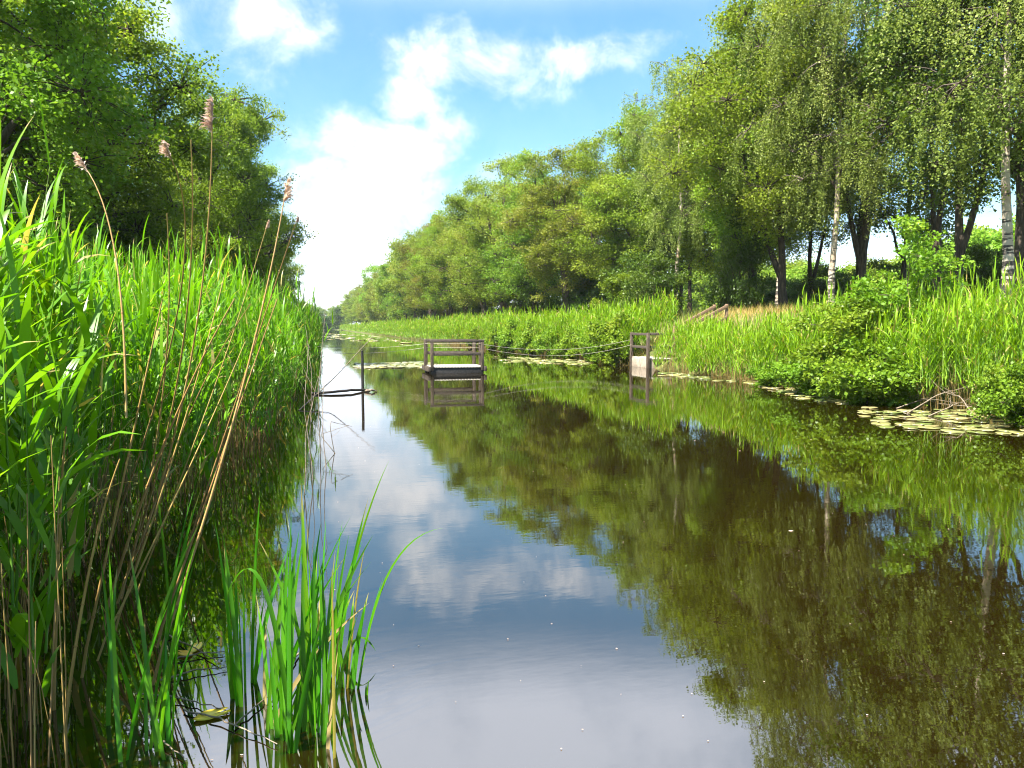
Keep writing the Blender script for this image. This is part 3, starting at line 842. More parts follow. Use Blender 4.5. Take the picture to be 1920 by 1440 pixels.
y = rng.uniform(2.75, 4.3, 160); x = left_edge(y) + .12 - rng.uniform(0, 1, 160) ** 1.2 * 1.5
k = np.hypot(x, y) > 2.72
dead_stalks('dead_reed_stalks', rng, x[k], y[k], .55, 1.35, .07, 'upright brown stalks crowded in the lower left corner')
y = rng.uniform(8, 70, 3400); x = right_edge(y) + rng.uniform(-.1, .8, 3400)
k = ~((y > 26.6) & (y < 29.6))
dead_stalks('dead_reed_stalks', rng, x[k], y[k], .4, 1.1, .16, 'brown dead stalks at the waterline of the right reeds')

# long grass on the right-bank slope
def grass_stuff():
    rng = np.random.default_rng(9)
    xs, ys, ln = [], [], []
    for (x0, x1, y0, y1, d, l) in [(12.3, 19, 8, 34, 90, .45), (13.5, 20, 34, 75, 26, .5), (13.5, 24, 75, 200, 4, .7), (19, 34, 14, 70, 9, .6)]:
        n = int((x1 - x0) * (y1 - y0) * d)
        xs.append(rng.uniform(x0, x1, n)); ys.append(rng.uniform(y0, y1, n)); ln.append(np.full(n, l))
    x, y, l = map(np.concatenate, (xs, ys, ln))
    keep = ~((y > 26.2) & (y < 29.4) & (x < 14.2))
    x, y, l = x[keep], y[keep], l[keep]
    n = len(x)
    base = np.stack([x, y, gz(x, y) - .03], -1)
    P = blade_paths(rng, base, rng.uniform(0, 2 * PI, n), rng.uniform(0, .4, n), rng.uniform(.3, 1.5, n), l * rng.uniform(.5, 1.3, n), 3)
    az = rng.uniform(0, 2 * PI, n)
    v, f = ribbons(P, blade_width(3, .006 * (l / .4) ** 2 * rng.uniform(.7, 1.4, n)), np.stack([np.cos(az), np.sin(az), az * 0], -1))
    patch = .5 + .3 * np.sin(x * .8 + 1.3) * np.sin(y * .55) 
    patch = patch + .5 * np.exp(-((y - 28.5) / 3.5) ** 2) * (x < 18)
    a = np.clip(patch + rng.normal(0, .25, n), 0, 1)
    g = Geo().add(v, f, np.repeat(a, 8))
    tag(link('bank_grass', g.mesh('bank_grass', 'grass')), 'long yellow-green grass on the right-bank slope', 'grass', kind='stuff')
grass_stuff()

# ------------------------------------------------------------------ foreground reeds, dry stalks and irises (one thing each)
def bez(p0, p1, p2, n):
    s = np.linspace(0, 1, n)[:, None]
    return p0 * (1 - s) ** 2 + 2 * p1 * s * (1 - s) + p2 * s * s

def reed_prototype(seed, h):
    rng = np.random.default_rng(seed)
    t = thing('reed_plant', 'tall bright green reed with broad arching blades at the front of the left reed bed', 'reed', (0, 0, 0), 0, 'front reeds of the left bed')
    base = np.zeros((1, 3)); hh = np.array([h])
    gs, gl = reed_geo(rng, base, hh, 8, .62, .062, 9, lean=.08, fold=.18, stem_r=.0065, first=.42, sides=6)
    link('stem', gs.mesh('stem', 'reed_stem', True), t)
    V, Fq, A = np.concatenate(gl.v), np.concatenate(gl.f), np.concatenate(gl.a)
    per = 10 * 3
    fq = Fq[:18]
    for k in range(len(V) // per):
        link('leaf', make_mesh('leaf', V[k * per:(k + 1) * per], fq, 'reed', A[k * per:(k + 1) * per], True), t)
    return t
def copy_tree(o, parent=None):
    c = o.copy(); col.objects.link(c)
    if parent is not None: c.parent = parent
    for ch in list(o.children): copy_tree(ch, c)
    return c
protos = [reed_prototype(300 + i, h) for i, h in enumerate((2.05, 1.9, 2.1, 1.85, 2.0, 2.15))]
rq = random.Random(21)
spots = [(-2.35, 3.75), (-2.05, 3.6), (-2.6, 4.1), (-1.9, 3.9), (-2.2, 4.4), (-1.75, 4.3), (-2.9, 4.5)]
for _ in range(33):
    y = rq.uniform(3.3, 6.5)
    spots.append((float(left_edge(y)) - rq.uniform(.05, 1.5), y))
spots = [p for p in spots if math.hypot(*p) > 3.8]
for i, (x, y) in enumerate(spots):
    o = protos[i] if i < len(protos) else copy_tree(protos[i % len(protos)])
    o.location = (x, y, -.1)
    o.rotation_euler = (0, 0, rq.uniform(0, 6.3))
    s = rq.uniform(.92, 1.08)
    o.scale = (s, s, s * (1.06 if i < 7 else 1))

def plume_mesh(rng, p0, d, length, droop_az, n=190):
    """a feathery seed head: fine strands hanging to one side"""
    t = rng.uniform(0, 1, n)
    P0 = p0 + d[None] * (t * length)[:, None]
    az = droop_az + rng.normal(0, .7, n)
    P = blade_paths(rng, P0, az, rng.uniform(.2, .7, n), rng.uniform(1.3, 2.7, n), length * .5 * rng.uniform(.45, 1.15, n) * (1.1 - .7 * t), 4)
    side = unit(rng.normal(size=(n, 3)))
    v, f = ribbons(P, np.array([.6, 1.1, 1.2, .9, .3])[None] * .0024 * rng.uniform(.7, 1.6, n)[:, None], side)
    return Geo().add(v, f, np.repeat(rng.uniform(0, 1, n), 10))

def stalk(label, base, mid, top, Zt, r=.0055, plume=0.0, az=0.0, mat='dry', Zb=None):
    """base, mid and top are columns and rows of the frame; the base stands at the waterline or at depth Zb"""
    rng = np.random.default_rng(abs(hash(base + top)) % 9973)
    p0 = ground(*base) if Zb is None else depth(base[0], base[1], Zb)
    Z0 = float(np.dot(p0 - np.array([0, 0, CAM_H]), _f))
    p2 = depth(top[0], top[1], Zt)
    pm = depth(mid[0], mid[1], (Z0 + Zt) / 2)
    p1 = 2 * pm - (p0 + p2) / 2
    P = bez(p0, p1, p2, 16) - p0
    r = r * 1.2
    P[0, 2] -= .05
    R = np.linspace(r, r * .35, 16)
    t = thing('dry_reed_stalk', label, 'reed stalk', tuple(p0), 0, 'dry stalks leaning out of the left reeds')
    v, f = tubes(P, R, 7)
    g = Geo().add(v, f, np.repeat(np.clip(rng.uniform(.3, .6) + rng.normal(0, .12, 16), 0, 1), 7))
    # swollen nodes along the cane
    for s in (2, 4, 6, 8, 10, 12):
        c = np.stack([P[s] + (P[s + 1] - P[s]) * q for q in (0, .06, .12)])
        v, f = tubes(c, np.array([R[s] * .9, R[s] * 1.45, R[s] * .9]), 7); g.add(v, f, .05)
    link('stem', g.mesh('stem', mat, True), t)
    if plume:
        d = unit(P[-1] - P[-3])
        link('plume', plume_mesh(rng, P[-1] - d * plume * .25, d, plume * .82, az, 150).mesh('plume', 'plume'), t)
    return t
RIGHT = -YAW
stalk('dry reed stalk with a tall fluffy pinkish plume, tallest of the leaning stalks', (215, 1130), (345, 740), (398, 232), 3.6, .0062, .18, RIGHT + PI)
stalk('dry reed stalk with a drooping two-tufted tan plume left of the tallest plume', (205, 1010), (330, 600), (318, 290), 3.7, .0055, .16, RIGHT + PI)
stalk('dry reed stalk with a pinkish plume standing out against the white cloud', (280, 1285), (440, 780), (534, 368), 3.5, .0062, .13, RIGHT)
stalk('thin dry stalk with a small curled tip right of the pink plume', (330, 1090), (480, 640), (556, 415), 4.3, .0045, .05, RIGHT)
stalk('dark brown stalk with an arched plume nodding over the near reeds', (236, 760), (215, 470), (158, 312), 3.2, .004, .12, RIGHT + PI, Zb=3.1)
stalk('straight bare dry stalk rising beside the two-tufted plume', (240, 1060), (335, 700), (358, 262), 3.7, .0058)
stalk('short bare dry stalk with a pointed broken top', (225, 1120), (300, 780), (313, 400), 3.4, .005)
stalk('dry stalk with a tiny pale tuft in front of the far reeds', (250, 1120), (390, 760), (500, 425), 4.4, .0042, .06, RIGHT)
stalk('long tan stalk slanting low across the dark water', (290, 1215), (400, 900), (520, 560), 3.9, .0055)
stalk('thick tan stalk in the middle of the leaning bundle', (190, 1180), (300, 850), (440, 560), 3.7, .007)
stalk('tan stalk on the left side of the leaning bundle', (150, 1270), (235, 880), (305, 560), 3.3, .006)
stalk('pale dry stalk standing upright through the near green blades', (100, 1330), (112, 980), (124, 800), 2.9, .0065)
stalk('pale slanting stalk crossing the dark stems at the lower left', (118, 1390), (165, 1080), (225, 860), 2.9, .006)
stalk('tan stalk leaning right just above the waterline', (175, 1240), (330, 930), (460, 640), 4.0, .0048)
stalk('tan stalk close beside the thick middle stalk', (205, 1205), (330, 840), (420, 520), 3.8, .005)
stalk('slim tan stalk behind the leaning bundle', (240, 1110), (345, 800), (470, 570), 4.2, .0045)

def iris(label, blades, cat='iris', seed=1, wd=.0175):
    rng = np.random.default_rng(seed)
    b0 = ground(*blades[0][0])
    t = thing('iris_plant', label, cat, (b0[0], b0[1], 0), 0, 'yellow flag irises in the shallow water')
    c = np.array([b0[0], b0[1], 0])
    for bl in blades:
        base, tip = bl[0], bl[-1]
        p0 = ground(*base); p0[2] = -.12
        Z0 = float(np.dot(p0 - np.array([0, 0, CAM_H]), _f))
        p2 = depth(tip[0], tip[1], Z0 + rng.uniform(-.12, .16))
        if len(bl) == 3:
            pm = depth(bl[1][0], bl[1][1], Z0 + .03); p1 = 2 * pm - (p0 + p2) / 2
        else:
            p1 = p0 * .45 + p2 * .55 + np.array([(p0[0] - p2[0]) * .22, (p0[1] - p2[1]) * .22, .05])
        P = bez(p0, p1, p2, 15)[None] - c
        a = rng.normal(0, .55) + (0 if rng.uniform() < .75 else 1.0)
        side = np.array([[math.cos(a - YAW), math.sin(a - YAW), 0]])
        W_ = blade_width(14, np.array([wd / 2 * rng.uniform(.75, 1.3) * (bl[3] if len(bl) > 3 else 1)]), 'iris')
        v, f = ribbons(P, W_, side, .22)
        vv = np.clip(rng.uniform(.05, .8) + np.repeat(np.linspace(.1, -.1, 15), 3), 0, .88)
        if rng.uniform() < .3: vv[-9:] = np.repeat([.93, .98, 1.0], 3)
        if rng.uniform() < .05: vv[:] = 1.0
        link('leaf', make_mesh('leaf', v, f, 'iris', vv, True), t)
    return t
def z3(*pts): return tuple((380 + p[0] * .4444, 800 + p[1] * .4444) for p in pts)
rs = random.Random(4)
def extra(n, bx, by, tx, ty):
    return [((rs.uniform(*bx), rs.uniform(*by)), (rs.uniform(*tx), rs.uniform(*ty))) for _ in range(n)]
iris('upright narrow iris clump on the left side of the foreground irises',
     [z3((150, 1180), (50, 390)), z3((168, 1180), (85, 450)), z3((145, 1160), (140, 580)), z3((178, 1130), (170, 600)), z3((160, 1175), (100, 560)), z3((135, 1150), (80, 840)),
      z3((170, 1150), (150, 700)), z3((155, 1100), (120, 660)), z3((128, 1120), (90, 500))], seed=2)
iris('iris pair with one tall straight blade beside the left clump', [z3((205, 1080), (243, 270)), z3((215, 1085), (262, 720)), z3((260, 1180), (268, 820)), z3((200, 1075), (360, 520))], seed=3)
iris('dense tall iris clump in the middle of the foreground',
     [z3((380, 1390), (250, 770)), z3((345, 1320), (300, 800)), z3((480, 1320), (440, 400)), z3((460, 1250), (415, 240)), z3((485, 1300), (520, 390)), z3((500, 1250), (590, 400)),
      z3((555, 1400), (545, 600)), z3((545, 1390), (578, 430)), z3((440, 1250), (418, 300)), z3((390, 1380), (262, 690), (98, 717)), z3((330, 1300), (362, 480)), z3((360, 1330), (392, 520)),
      z3((470, 1300), (470, 480)), z3((300, 1240), (345, 540)), z3((410, 1200), (500, 400)), z3((430, 1290), (420, 560)), z3((350, 1300), (335, 640)), z3((515, 1340), (505, 560)),
      z3((495, 1330), (560, 520)), z3((320, 1310), (280, 930)), z3((540, 1330), (610, 640)), z3((375, 1350), (330, 880)), z3((465, 1200), (505, 640))] + extra(26, (490, 625), (1330, 1415), (470, 700), (960, 1180)), seed=5)
iris('iris with one long dark blade pointing up to the right above the others',
     [z3((540, 1010), (640, 560), (785, 145)), z3((560, 1015), (700, 300)), z3((520, 1060), (655, 500)), z3((505, 1080), (640, 690)), z3((550, 1000), (672, 485)), z3((570, 1010), (640, 900), (730, 946))], seed=6, wd=.021)
iris('iris clump with a long blade arching over the open water', [z3((600, 1110), (685, 505)), z3((615, 1115), (668, 815)), z3((636, 1110), (765, 630)), z3((642, 1112), (775, 640), (1018, 427)), z3((605, 1100), (640, 700)),
      z3((625, 1105), (700, 700)), z3((598, 1105), (575, 840))], seed=7, wd=.020)
iris('single short iris shoot just right of the foreground clump', [z3((690, 1130), (702, 1068)), z3((686, 1132), (690, 1085))], seed=8, wd=.012)
iris('dark green irises in the shade of the lower left reeds', extra(13, (195, 330), (1340, 1435), (180, 345), (1010, 1250)), seed=9, wd=.016)
iris('iris fan leaning right among the lower left stems', extra(8, (225, 300), (1360, 1440), (230, 385), (980, 1180)), seed=10, wd=.016)
iris('short irises at the foot of the dry stalk bundle', extra(8, (300, 350), (1130, 1250), (290, 380), (900, 1080)), seed=11, wd=.014)

# ------------------------------------------------------------------ hand-pulled raft, landing, stair rails, ropes
RX, RY = float(ground(858, 700)[0]), float(ground(858, 700)[1]) + .75
RW, RD = 1.84, 1.5
raft = thing('cable_ferry', 'small wooden hand-pulled ferry raft with two railings floating mid-canal', 'raft', (RX, RY, 0))
g = Geo()
for i in range(17):
    xx = -RW / 2 + (i + .5) * RW / 17
    v, f = box_verts((xx, 0, .215), (RW / 17 - .022, RD, .045)); g.add(v, f, .5)
bevelled(link('deck', g.mesh('deck', 'deck'), raft), .006)
beams('float', raft, 'iron', [((-RW / 2, -RD / 2 + .2, .02), (RW / 2, -RD / 2 + .2, .02), .34, .34), ((-RW / 2, RD / 2 - .2, .02), (RW / 2, RD / 2 - .2, .02), .34, .34)], .03)
beams('side_beam', raft, 'wood', [((-RW / 2 - .05, -RD / 2 - .05, .15), (-RW / 2 - .05, RD / 2 + .05, .15), .09, .17)])
beams('side_beam', raft, 'wood', [((RW / 2 + .05, -RD / 2 - .05, .15), (RW / 2 + .05, RD / 2 + .05, .15), .09, .17)])
for sy in (-1, 1):
    yy = sy * (RD / 2 - .03)
    fr = link('railing', None, raft, (0, yy, 0))
    beams('top_rail', fr, 'wood', [((-RW / 2 - .02, 0, 1.10), (RW / 2 + .02, 0, 1.10), .085, .085)])
    beams('mid_rail', fr, 'wood', [((-RW / 2 + .05, 0, .66), (RW / 2 - .05, 0, .66), .06, .11)])
    for sx in (-1, 1):
        wd = .2 if (sx > 0 and sy > 0) else .10
        beams('post', fr, 'wood_post', [((sx * (RW / 2 - .05), 0, .1), (sx * (RW / 2 - .05), 0, 1.057), .10, wd)])
for sx in (-1, 1):
    beams('roller_post', raft, 'wood_post', [((sx * (RW / 2 + .06), .15, .12), (sx * (RW / 2 + .06), .15, 1.14), .09, .09)])

A = np.array([12.45, 29.2, 0]); B = np.array([12.32, 27.3, 0]); Cc = np.array([13.3, 27.3, 0])
land = thing('landing_stage', 'small landing stage with a pinkish concrete block and dark rails', 'landing', (12.3, 28.2, 0))
def rel(p, z): return (p[0] - 12.3, p[1] - 28.2, z)
g = Geo()
v, f = box_verts((.62, 0, .08), (1.0, 1.8, .52)); g.add(v, f, .5)
bevelled(link('block', g.mesh('block', 'concrete'), land), .02)
g = Geo()
for i in range(10):
    v, f = box_verts((.72, -.94 + i * .209, .363), (1.1, .185, .04)); g.add(v, f, .5)
bevelled(link('deck', g.mesh('deck', 'deck'), land), .005)
for p in (A, B, Cc):
    beams('post', land, 'wood_post', [(rel(p, -.4), rel(p, 1.36), .11, .11)])
beams('top_rail', land, 'wood', [(rel(A, 1.30), rel(B, 1.30), .05, .10)])
beams('mid_rail', land, 'wood', [(rel(A, .80), rel(B, .80), .05, .10)])
beams('top_rail', land, 'wood', [(rel(B, 1.31), rel(Cc, 1.31), .05, .10)])
beams('mid_rail', land, 'wood', [(rel(B, .81), rel(Cc, .81), .05, .10)])

def stair_rail(y, x0, z0, x1, z1, label):
    t = thing('stair_rail', label, 'handrail', (x1, y, ground_z(x1)), 0, 'handrails of the bank steps')
    gz1 = ground_z(x1); gz0 = ground_z(x0)
    beams('handrail', t, 'rail_wood', [((x0 - x1, 0, z0 - gz1), (.02, 0, z1 - gz1), .05, .12)])
    beams('mid_rail', t, 'rail_wood', [((x0 - x1, 0, z0 - gz1 - .42), (0, 0, z1 - gz1 - .42), .04, .10)])
    beams('post', t, 'rail_wood', [((0, .06, -.3), (0, .06, z1 - gz1 + .06), .10, .10)])
    beams('post', t, 'rail_wood', [((x0 - x1, .06, gz0 - gz1 - .3), (x0 - x1, .06, z0 - gz1 + .06), .10, .10)])
pa, pb = depth(1364, 573, 29.0), depth(1308, 606, 28.0)
stair_rail(float(pa[1]), float(pa[0]) - 1.7, float(pa[2]) - .85, float(pa[0]), float(pa[2]), 'nearer brown sloping handrail of the steps up the right bank')
pa = depth(1341, 574, 30.4)
stair_rail(float(pa[1]), float(pa[0]) - 1.7, float(pa[2]) - .85, float(pa[0]), float(pa[2]), 'farther brown sloping handrail of the steps up the right bank')
steps = thing('bank_steps', 'wooden steps climbing the right bank between the two sloping handrails', 'steps', (13.6, 27.2, 0.5))
for i in range(6):
    xx = 13.4 + i * .32; zz = .55 + i * .19
    beams('tread', steps, 'rail_wood', [((xx - 13.6, -.5, zz - .5), (xx - 13.6, .5, zz - .5), .30, .06)])

def rope(label, pts, sag, r=.0065, seed=0):
    P = []
    for (a, b), s in zip(zip(pts[:-1], pts[1:]), sag):
        a, b = np.asarray(a, float), np.asarray(b, float)
        t = np.linspace(0, 1, 24, endpoint=False)[:, None]
        P.append(a + (b - a) * t - np.array([0, 0, 1.0]) * (4 * s * t * (1 - t)))
    P.append(np.asarray(pts[-1], float)[None])
    P = np.concatenate(P)
    v, f = tubes(P - P[0], np.full(len(P), r), 6)
    o = link('pull_rope', Geo().add(v, f, .5).mesh('pull_rope', 'rope', True), None, tuple(P[0]))
    tag(o, label, 'rope', 'ferry pull ropes')
la = np.array([-.6, RY + 2.2, .95]); 
rope('upper pull rope strung from the left reeds past the raft to the landing post', [la, (RX - RW / 2 - .06, RY + .1, 1.0), (RX + RW / 2 + .06, RY + .1, .98), (12.4, 29.2, 1.06)], (.14, 0, .3))
rope('lower pull rope strung just beneath the upper one', [la - np.array([0, -.1, .22]), (RX - RW / 2 - .06, RY + .2, .86), (RX + RW / 2 + .06, RY + .2, .84), (12.4, 29.1, .86)], (.15, 0, .36))

p = ground(680, 733)
t = thing('mooring_post', 'thin black metal post standing in the water left of the raft', 'post', (p[0], p[1], 0))
v, f = tubes(np.array([[0, 0, -.6], [0, 0, .3], [.004, 0, .7], [0, 0, .985]]), np.array([.034, .034, .034, .034]), 10)
link('pole', Geo().add(v, f, .5).mesh('pole', 'iron', True), t)
v, f = tubes(np.array([[0, 0, .985], [0, 0, 1.0], [0, 0, 1.004]]), np.array([.040, .040, .001]), 10)
link('cap', Geo().add(v, f, .5).mesh('cap', 'iron', True), t)

def branch(name, label, cat, pts, r0, r1, mat, group=None, twigs=0, seed=0):
    rng = np.random.default_rng(seed)
    P = np.array(pts, float)
    n = 14
    s = np.linspace(0, len(P) - 1, n)
    Q = np.stack([np.interp(s, np.arange(len(P)), P[:, i]) for i in range(3)], -1)
    Q[1:-1] += rng.normal(0, .0025 + r0 * .2, (n - 2, 3)) * np.array([1, 1, .5])
    o = Q[0].copy(); Q = Q - o
    g = Geo(); v, f = tubes(Q, np.linspace(r0, r1, n), 7); g.add(v, f, np.repeat(rng.uniform(.2, .9, n), 7))
    for k in range(twigs):
        j = rng.integers(3, n - 1); d = unit(Q[-1] - Q[0]) * rng.uniform(.3, 1) + rng.normal(0, .6, 3) * np.array([1, 1, .5]) + np.array([0, 0, .2])
        L = np.linalg.norm(Q[-1]) * rng.uniform(.15, .4)
        e = Q[j] + unit(d) * L
        v, f = tubes(np.stack([Q[j], (Q[j] + e) / 2 + rng.normal(0, .04 * L, 3), e]), np.array([r1, r1 * .7, r1 * .4]), 5); g.add(v, f, .5)
    return tag(link(name, g.mesh(name, mat, True), None, tuple(o)), label, cat, group)
branch('floating_log', 'wet black log floating from the left reeds to the metal post', 'log', [ground(585, 738, .02), ground(620, 735, .05), ground(655, 732, .06), ground(692, 731, .02)], .032, .03, 'log', seed=3)
branch('driftwood', 'pale bleached end of driftwood touching the black log', 'driftwood', [ground(686, 733, .03), ground(697, 731, .06), ground(706, 733, .02)], .032, .015, 'twig', seed=4)
branch('bent_reed', 'long thin bent reed slanting out over the log', 'dry reed', [ground(560, 770, 0), depth(620, 715, 17.5), depth(700, 630, 18.5)], .016, .006, 'twig', seed=5)
for i, (a, b, lab) in enumerate([((330, 1235), (425, 1222), 'pale twig floating below the leaning stalks'), ((300, 1275), (430, 1250), 'longer pale twig floating under the first twig'), ((345, 1330), (520, 1395), 'dark twig floating into the foreground irises'),
                                 ((440, 1360), (530, 1290), 'brown stick lying across the base of the iris clump'), ((255, 1300), (420, 1330), 'bleached stem floating beside the yellow leaf'), ((270, 1380), (345, 1420), 'short pale stem floating at the bottom of the frame'),
                                 ((560, 1225), (500, 1330), 'thin stick slanting through the iris stems'), ((310, 1190), (415, 1245), 'forked twig floating near the small yellow leaf')]):
    p, q = ground(*a, .012), ground(*b, .012)
    branch('floating_twig', lab, 'twig', [p, (p + q) / 2 + np.array([0, .02, .006]), q], 0.0045, .002, 'twig', 'twigs floating by the irises', 1 if i in (1, 7) else 0, 20 + i)
thin = [((590, 900), (570, 760), (580, 640)), ((602, 870), (596, 740), (612, 560)), ((612, 880), (605, 800), (606, 690)), ((580, 850), (585, 700), (572, 610)), ((628, 850), (618, 790), (660, 800)), ((570, 930), (575, 800), (598, 705)), ((640, 850), (600, 815), (655, 797))]
for i, (a, b, c_) in enumerate(thin):
    p = ground(*a); Z0 = float(np.dot(p - np.array([0, 0, CAM_H]), _f))
    branch('thin_reed', ORD[i] + ' thin dead reed in the water off the left bed', 'dry reed', [p - np.array([0, 0, .1]), depth(b[0], b[1], Z0), depth(c_[0], c_[1], Z0 + .2)], .0055, .002, 'twig', 'thin dead reeds in the water', 1, 40 + i)
for i, (a, b, c_) in enumerate([((1700, 790), (1760, 745), (1815, 725)), ((1740, 795), (1800, 760), (1850, 770)), ((1830, 800), (1800, 750), (1770, 735)), ((1680, 780), (1730, 755), (1790, 760)), ((1860, 790), (1820, 768), (1760, 757)), ((1500, 735), (1515, 722), (1536, 716))]):
    p = ground(a[0], a[1] - 14); Z0 = float(np.dot(p - np.array([0, 0, CAM_H]), _f))
    branch('dead_branch', ORD[i] + ' bare grey branch tangled at the waterline under the right shrubs', 'branch', [p, depth(b[0], b[1] - 6, Z0 + .3), depth(c_[0], c_[1], Z0 + .7)], .014, .005, 'twig', 'dead branches under the right shrubs', 3, 60 + i)

# ------------------------------------------------------------------ shrubs on the right waterline
tree_kind('alder', 71, 2.3, .12, 1.25, .035, 'alder', 'bark', lumps=34, tips=9, leaves=60, leaf=.075, wide=.35, limbs=7, spread=.2)
tree_kind('alder_low', 72, 1.0, .05, 1.0, .025, 'alder', 'bark', lumps=24, tips=8, leaves=60, leaf=.075, wide=.4, limbs=6, spread=.22)
tree_kind('sapling', 73, 3.9, 1.1, 1.15, .03, 'alder', 'bark', lumps=28, tips=7, leaves=34, leaf=.085, wide=.35, limbs=7, spread=.22)
tree_kind('herb', 74, 1.25, .05, .85, .02, 'oak', 'bark', lumps=24, tips=8, leaves=50, leaf=.085, wide=.4, limbs=6, spread=.22)
GS = 'alder shrubs on the right waterline'
def shrub(key, px, L, label, s=1, sz=1, rz=0, name='alder_shrub', z=None):
    x, y = lateral(px, L)
    tree(name, key, x, y, label, GS, s, sz, rz, 'shrub', z)
shrub('alder', 1600, 12.1, 'large glossy alder shrub in the middle of the right waterline', 1.1, .95, 0)
shrub('alder_low', 1545, 11.7, 'low alder spreading over the water at the left end of the shrubs', 1.0, 1, 0, z=.0)
shrub('alder_low', 1630, 11.3, 'low bright alder overhanging the lily pads under the large shrub', 1.15, 1, 1, z=.0)
shrub('alder_low', 1925, 11.2, 'small alder overhanging the water at the right edge of the frame', .7, 1.2, 3, z=.05)
shrub('alder_low', 1465, 12.0, 'small dark leafy plant at the waterline right of the upright irises', .7, .9, 5, z=0)
shrub('sapling', 1700, 13.0, 'bright thin sapling standing up above the right-bank reeds', 1.0, 1.0, 0, name='alder_sapling')
shrub('sapling', 1640, 13.3, 'shorter leafy sapling left of the bright tall one', .72, 1.0, 2, name='alder_sapling')

for i, yy in enumerate([30.6, 33.0, 36.2, 39.5, 43.0, 47.5, 52.5, 58.0]):
    xx = float(right_edge(yy)) + .15
    tree('herb_clump', 'herb', xx, yy, ORD[i] + ' dark leafy herb clump along the right waterline reeds', 'leafy herb clumps among the right reeds', s=rr.uniform(.85, 1.25), sz=rr.uniform(.9, 1.25), rz=rr.uniform(0, 6), cat='plant', z=0)
def bank_iris(px, py, label, n, seed, h=1.0):
    rng = np.random.default_rng(seed)
    p = ground(px, py)
    t = thing('bank_iris', label, 'iris', (p[0], p[1], 0), 0, 'upright irises on the right waterline')
    for k in range(n):
        base = np.array([[rng.normal(0, .16), rng.normal(0, .12), -.1]])
        P = blade_paths(rng, base, rng.uniform(0, 6.28, 1), rng.uniform(0, .12, 1), rng.uniform(.1, .5, 1), np.array([h * rng.uniform(.7, 1.15)]), 7)
        a = rng.uniform(0, PI)
        v, f = ribbons(P, blade_width(7, np.array([.015]), 'iris'), np.array([[math.cos(a), math.sin(a), 0]]))
        link('leaf', make_mesh('leaf', v, f, 'iris', np.full(len(v), rng.uniform(.4, .88)), True), t)
bank_iris(1392, 710, 'bright upright iris clump at the waterline, left one of the pair', 14, 1)
bank_iris(1410, 711, 'bright upright iris clump at the waterline, right one of the pair', 14, 2, 1.05)
bank_iris(1520, 722, 'small broad-leaved iris beside the low alder', 9, 3, .8)

# ------------------------------------------------------------------ lily pads
def pad_mesh(seed):
    rng = np.random.default_rng(seed)
    n = 22
    th = np.linspace(.16, 2 * PI - .16, n)
    r = 1 + .05 * np.sin(3 * th + rng.uniform(0, 6)) + rng.normal(0, .012, n)
    rim = np.stack([r * np.cos(th) * 1.12, r * np.sin(th), .02 + .06 * np.abs(np.sin(th * 2 + rng.uniform(0, 6)))], -1)
    mid = rim * np.array([.5, .5, .1]); c = np.array([[.08, 0, 0]] * n)
    V = np.concatenate([c, mid, rim, rim - np.array([0, 0, .05])])
    q = []
    for k in range(3):
        a = np.arange(n - 1) + k * n
        q.append(np.stack([a, a + n, a + n + 1, a + 1], -1))
    return make_mesh('lily_pad', V, np.concatenate(q), 'pad', np.full(len(V), rng.uniform(0, 1)), True)
pads = [pad_mesh(i) for i in range(7)]
rp = random.Random(33)
def patch(n, quad, label, group, size=(.10, .17)):
    """n pads inside a quadrilateral of the water given by four columns and rows of the frame"""
    c = [ground(*q) for q in quad]
    placed = []
    tries = 0
    while len(placed) < n and tries < n * 30:
        tries += 1
        u, v = rp.random(), rp.random()
        p = (c[0] * (1 - u) + c[1] * u) * (1 - v) + (c[3] * (1 - u) + c[2] * u) * v
        s = rp.uniform(*size)
        if any((p[0] - q[0]) ** 2 + (p[1] - q[1]) ** 2 < (s + q[2]) ** 2 * .55 for q in placed): continue
        placed.append((p[0], p[1], s))
        o = link('lily_pad', rp.choice(pads), None, (p[0], p[1], .004 + rp.uniform(0, .010)), rp.uniform(0, 6.3))
        o.scale = (s, s, s * rp.uniform(.4, 1.6))
        o.rotation_euler = (rp.gauss(0, .03), rp.gauss(0, .03), rp.uniform(0, 6.3))
        tag(o, label, 'lily pad', group)
patch(84, [(1600, 772), (1925, 766), (1945, 818), (1660, 804)], 'yellowish lily pad in the large patch beneath the rightmost reeds', 'lily pads of the large right patch', (.085, .155))
patch(34, [(1420, 722), (1560, 736), (1640, 768), (1500, 748)], 'lily pad in the loose string along the foot of the alder shrubs', 'lily pads below the alders')
patch(40, [(1225, 697), (1400, 706), (1440, 722), (1240, 706)], 'lily pad in the narrow band between the landing and the upright irises', 'lily pads right of the landing', (.1, .19))
patch(60, [(925, 668), (1100, 676), (1110, 684), (925, 680)], 'pale lily pad floating just right of the raft along the reeds', 'lily pads right of the raft', (.14, .26))
patch(60, [(675, 682), (802, 680), (802, 689), (680, 691)], 'pale lily pad in the streak left of the raft', 'lily pads left of the raft', (.2, .36))
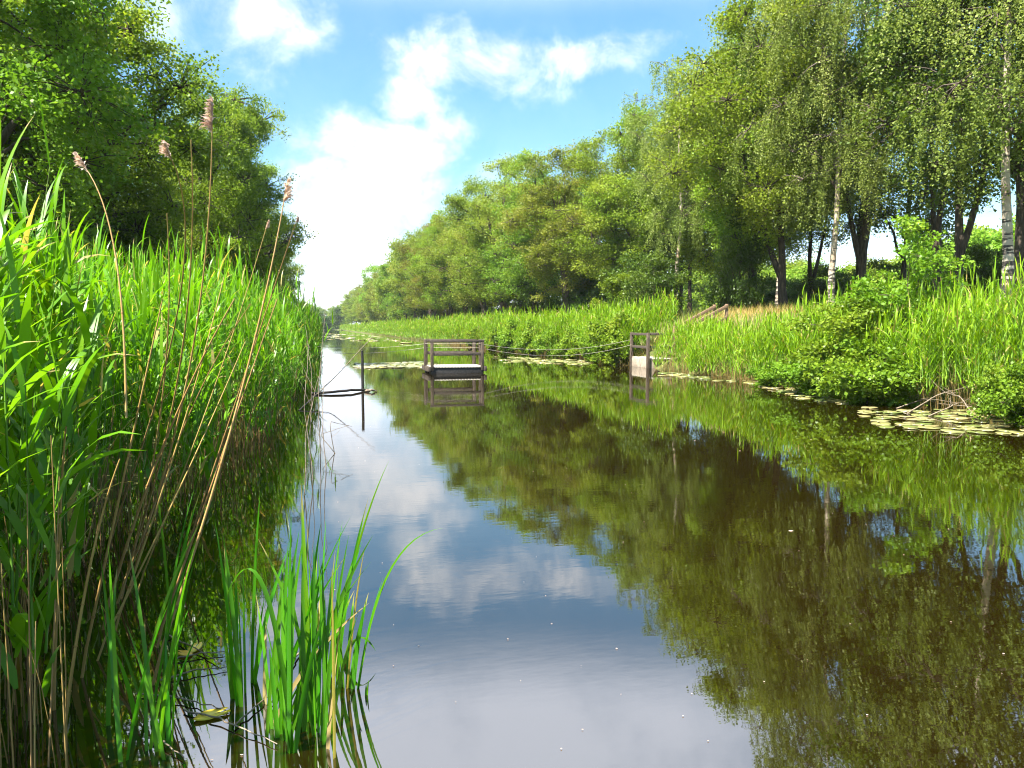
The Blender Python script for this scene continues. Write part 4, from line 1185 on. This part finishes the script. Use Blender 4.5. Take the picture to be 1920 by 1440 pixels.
patch(60, [(604, 624), (700, 630), (780, 645), (606, 636)], 'tiny pale lily pad far up the canal along the right reeds', 'lily pads far up the canal', (.3, .6))
for i, (px, py, s, lab) in enumerate([(398, 1343, .05, 'bright yellow floating leaf beside the foreground irises'), (366, 1217, .04, 'small yellow-green floating leaf below the leaning stalks'), (345, 1228, .035, 'half-sunk olive floating leaf next to the small yellow-green one')]):
    p = ground(px, py)
    me = pads[i].copy(); me.materials.clear(); me.materials.append(M['yellow_pad'])
    o = link('yellow_leaf', me, None, (p[0], p[1], .008), .4 + i)
    o.scale = (s * 1.3, s * .75, s * 1.5)
    tag(o, lab, 'floating leaf')

# pollen, seeds and leaf scraps drifting on the water
def specks():
    rng = np.random.default_rng(12)
    n = 480
    y = 2.6 + 26 * rng.uniform(0, 1, n) ** 1.7
    x = rng.uniform(-.6, 11.5, n)
    C = np.stack([x, y, np.full(n, .004)], -1)
    th = rng.uniform(0, 2 * PI, n)
    L = .0034 * rng.uniform(.5, 2.2, n) * np.where(rng.uniform(0, 1, n) < .06, 3, 1)
    a = np.stack([np.cos(th), np.sin(th), th * 0], -1) * L[:, None]
    b = np.stack([-np.sin(th), np.cos(th), th * 0], -1) * (L * rng.uniform(.4, .9, n))[:, None]
    V = np.stack([C - a, C + b, C + a, C - b], 1).reshape(-1, 3)
    o = link('floating_specks', make_mesh('floating_specks', V, np.arange(4 * n).reshape(n, 4), 'plume', np.repeat(rng.uniform(0, 1, n), 4)))
    tag(o, 'pale pollen and leaf scraps drifting on the canal', 'specks', kind='stuff')
specks()

# the air: a thin even haze that only shows on the far trees
def haze():
    m, t = material('haze')
    v = t.n('ShaderNodeVolumePrincipled')
    v.inputs['Color'].default_value = (.82, .90, 1.0, 1)
    v.inputs['Density'].default_value = .00016
    o = t.n('ShaderNodeOutputMaterial')
    t.l(v.outputs[0], o.inputs['Volume'])
    M['haze'] = m
    vv, f = box_verts((0, 250, 14.3), (7000, 8000, 33.4))
    tag(link('haze', make_mesh('haze', vv, f, 'haze')), 'thin pale summer haze over the canal', 'haze', kind='stuff')
haze()
